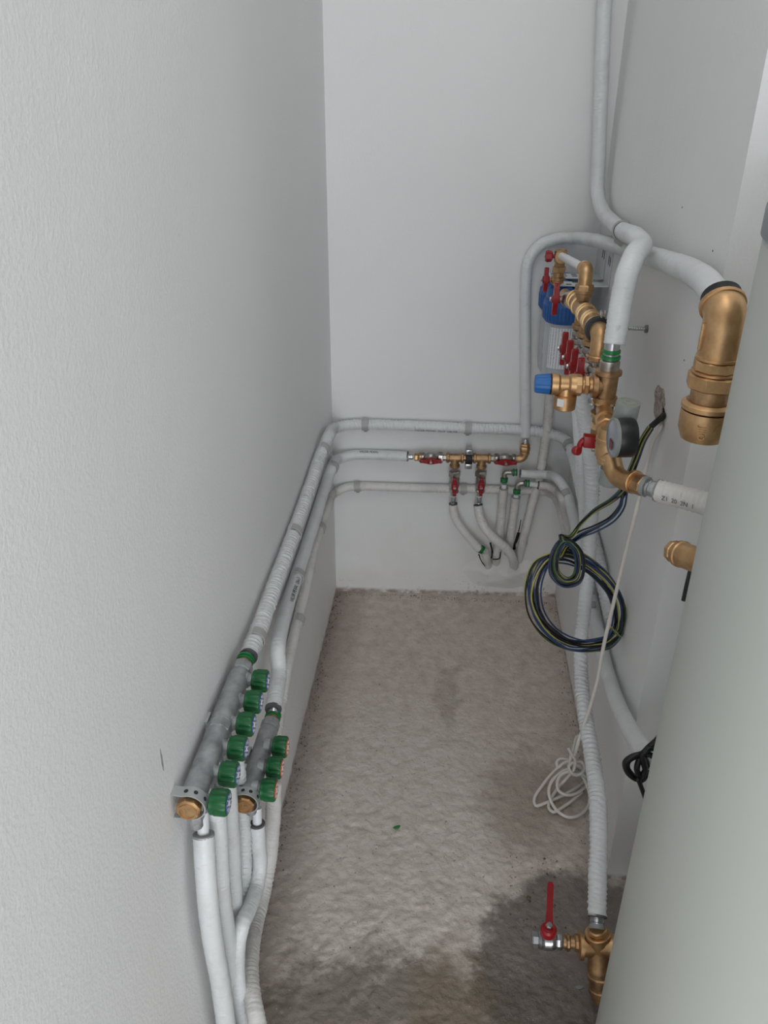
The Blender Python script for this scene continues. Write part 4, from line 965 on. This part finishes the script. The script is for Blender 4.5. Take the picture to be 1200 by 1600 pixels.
hv0, hv1 = along(877), along(829); vl = (hv0-hv1).length; vm = hv0.lerp(hv1, .5)
def f(bm):
    hexn(bm, hv0, -X, 0, .013, .0155, 8); hexn(bm, hv1, X, 0, .014, .0160, 8)
    lathe(bm, hv0, -X, [(.012, .0130), (.016, .0165), (.020, .0175), (.020, .0150), (.0225, .0150), (.0225, .0178), (vl-.024, .0178), (vl-.022, .0155), (vl-.018, .0170), (vl-.013, .0135)], 26)
    lathe(bm, vm, Z, [(0, .010), (.024, .010), (.026, .007), (.034, .007)], 18)
bv = part('ball_valve', 'steel', DV, f)
hub = vm+Z*.026; tip = G(860, 1380, hub.z+.022)
def f(bm):
    lathe(bm, hub, Z, [(-.006, .0130), (-.003, .0158), (.009, .0158), (.013, .0125)], 24)
    d = (tip-(hub+Z*.010)); n = X.cross(d).normalized(); dl = d.length; d.normalize()
    s_ = d.cross(n)
    o = hub+Z*.007
    plate(bm, o, d, s_, n, [(0, -.0080), (.022, -.0068), (.035, -.0058), (dl*.6, -.0060), (dl-.006, -.0066), (dl, -.004), (dl, .004), (dl-.006, .0066), (dl*.6, .0060), (.035, .0058), (.022, .0068), (0, .0080)], .0085)
lv = part('lever', 'red_paint', bv, f)
part('lever_nut', 'steel', lv, lambda bm: (hexn(bm, hub+Z*.015, Z, 0, .006, .0068), cyl(bm, hub+Z*.011, hub+Z*.025, .0035)))

# ---------------------------------------------------------------- cables
def wire(pts, r, m, parent, name='wire', step=.006, seg=8):
    bm = NB(); sweep(bm, Path(pts, step), r, seg); return obj(name, bm, m, parent, sharp=0)
CB = thing('cable_bundle', 'knotted coil of blue, black and green-yellow wires hanging on the right wall', 'cables', D(900, 1012, 1.5))
part('sheath', 'sheath', CB, lambda bm: sweep(bm, Path([Rw(1040, 645, -.01), Rw(1034, 652, .008), Rw(1026, 659, .014), Rw(1018, 666, .018)], .004), .0058, 12))
trunk = [(1016, 668, 1.40), (1004, 688, 1.41), (994, 715, 1.42), (984, 742, 1.43), (975, 765, 1.44)]
upA = [(955, 782, 1.45), (930, 798, 1.46), (908, 818, 1.47), (892, 838, 1.48)]
upB = [(970, 790, 1.45), (956, 810, 1.46), (930, 826, 1.47), (908, 836, 1.475), (892, 846, 1.48)]
knot = [(882, 841, 1.475), (877, 838, 1.465), (880, 846, 1.455), (890, 848, 1.465)]
small = [(902, 862, 1.475), (906, 884, 1.475), (900, 905, 1.47), (884, 910, 1.465), (868, 898, 1.465), (864, 878, 1.46), (870, 858, 1.46), (880, 846, 1.455)]
small2 = [(890, 845, 1.47), (882, 856, 1.48), (874, 868, 1.485), (862, 869, 1.49)]
big = [(846, 880, 1.49), (834, 905, 1.485), (832, 935, 1.48), (841, 965, 1.48), (862, 990, 1.48), (892, 1006, 1.485), (925, 1008, 1.495), (952, 1002, 1.505), (965, 985, 1.51), (970, 955, 1.51), (960, 925, 1.51), (942, 900, 1.505), (918, 882, 1.50), (890, 868, 1.495), (868, 866, 1.49)]
rnd = random.Random(3)
kinds = ['wire_blue', 'wire_green_yellow', 'wire_black', 'wire_grey', 'wire_blue', 'wire_black', 'wire_black', 'wire_green_yellow', 'wire_grey', 'wire_blue', 'wire_black', 'wire_green_yellow']
for i, kd in enumerate(kinds):
    nk = len(kinds); lane = (i*5 % nk)-(nk-1)/2; ph = rnd.uniform(0, 6.28); oz = rnd.uniform(-1, 1)
    pts = []; cnt = [0]
    def add(lst, spread, jit=0.5, lane_=None):
        la = lane if lane_ is None else lane_
        for k, (x, y, yy) in enumerate(lst):
            x0, y0 = lst[max(0, k-1)][:2]; x1, y1 = lst[min(len(lst)-1, k+1)][:2]
            tl = math.hypot(x1-x0, y1-y0) or 1; nx, ny = -(y1-y0)/tl, (x1-x0)/tl
            cnt[0] += 1; w_ = la*spread+spread*1.6*math.sin(ph+cnt[0]*0.55)
            pts.append(D(x+nx*w_+rnd.uniform(-jit, jit), y+ny*w_+rnd.uniform(-jit, jit), yy+oz*.007+.004*math.sin(ph*2+cnt[0]*0.8)))
    sub = (i//2)-(nk/2-1)/2
    add(trunk, .8, .3); add(upA if i % 2 else upB, 1.5, .3, sub); add(knot, .9, .5); add(small, 1.15, .6); add(small2, 1.0, .5)
    turns = 1 if i % 3 else 2
    for q in range(turns): add(big, 1.75, 1.6)
    if i % 4 == 0: add([(856, 872, 1.49), (848, 874, 1.49)], 1, .5)
    wire(pts, .0019, kd, CB)
part('cable_tie', 'wire_green_yellow', CB, lambda bm: sweep(bm, Path([D(954, 980, 1.485), D(962, 988, 1.49), D(970, 996, 1.50)], .003), .0022, 8))
# white cable from the same hole, coiled on the floor
WC = thing('white_cable', 'white cable hanging down the right wall into a knotted coil on the floor', 'cable', G(880, 1250, 0))
up_ = [Rw(1035, 655, -.005), Rw(1032, 667, .006), Rw(1020, 690, .010), Rw(1010, 730, .010), D(996, 790, 1.40), D(976, 870, 1.42), D(958, 945, 1.43), D(943, 1010, 1.43), D(934, 1060, 1.43), D(922, 1105, 1.43), D(908, 1145, 1.43), D(900, 1172, 1.43)]
def cq(lst): return [G(810+x/8, 1130+y/8, z) for x, y, z in lst]
coil = cq([(700, 430, .075), (690, 470, .07), (600, 455, .06), (520, 445, .055), (478, 490, .05), (500, 560, .045), (560, 500, .06), (650, 480, .075), (740, 530, .075), (770, 560, .06),
    (640, 620, .03), (560, 520, .05), (420, 630, .035), (290, 790, .02), (200, 940, .010), (215, 1030, .007), (330, 1000, .007), (560, 900, .010), (760, 780, .014), (850, 690, .02), (780, 590, .04), (690, 560, .06),
    (560, 600, .05), (420, 720, .04), (380, 850, .03), (410, 980, .018), (490, 1100, .012), (620, 1175, .009), (760, 1150, .009), (860, 1050, .010), (890, 940, .014), (850, 760, .03), (760, 620, .05), (660, 600, .06),
    (540, 640, .05), (485, 740, .04), (500, 840, .03), (590, 895, .025), (720, 880, .02), (830, 800, .02), (870, 730, .025), (800, 640, .05), (660, 620, .065), (630, 540, .075), (690, 490, .08), (790, 485, .075), (825, 560, .07), (770, 640, .065), (680, 640, .06), (640, 570, .065), (650, 440, .085), (690, 300, .11), (730, 170, .14), (760, 150, .15)])
wire(up_+coil, .0039, 'wire_white', WC, 'cable', .006, 10)
wire(cq([(620, 310, .11), (670, 390, .10), (705, 450, .09), (700, 560, .075), (600, 690, .04), (500, 800, .02), (400, 960, .010), (380, 1060, .008), (430, 1110, .008), (600, 1020, .008), (800, 860, .012)]), .0039, 'wire_white', WC, 'cable_tail', .006, 10)
# black cable hank beside the tank
YK = 1.09
BK = thing('black_cable', 'small tied hank of black cable beside the tank', 'cable', D(1000, 1255, YK))
def kq(lst): return [D(900+x/6.67, 1020+y/6.67, YK+dy) for x, y, dy in lst]
wire(kq([(900, 840, 0), (830, 920, 0), (750, 990, 0), (690, 1050, 0), (590, 1080, -.004), (520, 1130, -.004), (515, 1190, 0), (560, 1270, 0), (650, 1320, 0), (720, 1290, 0), (745, 1200, .004), (720, 1110, .004), (680, 1080, 0),
    (640, 1170, -.006), (640, 1240, -.006), (680, 1280, -.006), (720, 1230, -.006), (700, 1130, -.006), (690, 1060, -.006), (760, 1000, -.006), (820, 1000, 0), (850, 1040, 0)]), .0052, 'wire_black', BK, 'cable', .005, 10)
wire(kq([(670, 1060, .006), (560, 1110, .004), (530, 1180, .004), (590, 1280, .004), (680, 1330, .004), (740, 1250, .008), (735, 1150, .008), (700, 1070, .006), (770, 1060, .0), (800, 1080, 0)]), .0052, 'wire_black', BK, 'cable', .005, 10)
wire(kq([(640, 1300, -.006), (665, 1360, -.006), (695, 1440, -.006), (725, 1525, -.006)]), .0042, 'wire_black', BK, 'cable_end', .005, 10)

# ---------------------------------------------------------------- bits on the floor
def scrap(bm, c, rx, ry, a):
    pts = [(math.cos(t)*rx*(1+.25*math.sin(3*t+a)), math.sin(t)*ry*(1+.2*math.cos(2*t+a))) for t in [2*PI*i/9 for i in range(9)]]
    plate(bm, c, X*math.cos(a)+Y*math.sin(a), Y*math.cos(a)-X*math.sin(a), Z, pts, .002)
part('green_scrap', 'leaf_green', None, lambda bm: scrap(bm, G(620, 1293, .003), .009, .005, .5), label='small green scrap lying on the concrete in mid floor', cat='scrap')
part('pebble', 'hemp', None, lambda bm: lathe(bm, G(826, 1404, -.002), Z, [(0, .004), (.003, .0055), (.006, .003)], 9), label='small pale pebble on the damp patch left of the red lever', cat='pebble')
part('paper_chip', 'foam_light', None, lambda bm: scrap(bm, G(905, 1543, .001), .007, .004, .2), label='pale chip lying on the floor left of the brass strainer', cat='scrap')
rg = random.Random(11); bm = NB()
def crumb(x, y, s):
    c = V((x, y, lump(x, y)+s*.3)); vs = [bm.verts.new(c+V((rg.uniform(-1, 1), rg.uniform(-1, 1), rg.uniform(-.6, 1)))*s) for _ in range(4)]
    for q in ((0, 1, 2), (0, 1, 3), (0, 2, 3), (1, 2, 3)): bm.faces.new([vs[i] for i in q])
for _ in range(520): crumb(abs(rg.gauss(0, .014))+.002, rg.uniform(.9, 2.42), rg.uniform(.0012, .0038))
for _ in range(380): crumb(rg.uniform(.02, W-.02), YB-abs(rg.gauss(0, .014))-.004+.03*0, rg.uniform(.0012, .003))
for _ in range(240): crumb(W-.004-abs(rg.gauss(0, .014)), rg.uniform(YC, 2.42), rg.uniform(.0012, .0032))
for _ in range(260): crumb(rg.uniform(.05, .75), rg.uniform(.75, 2.3), rg.uniform(.0010, .0026))
for _ in range(60): crumb(rg.uniform(.55, .68), rg.uniform(1.14, 1.36), rg.uniform(.002, .0045))
obj('grit', bm, 'grit', label='loose mortar crumbs swept along the foot of the walls', cat='grit', kind='stuff', sharp=1)
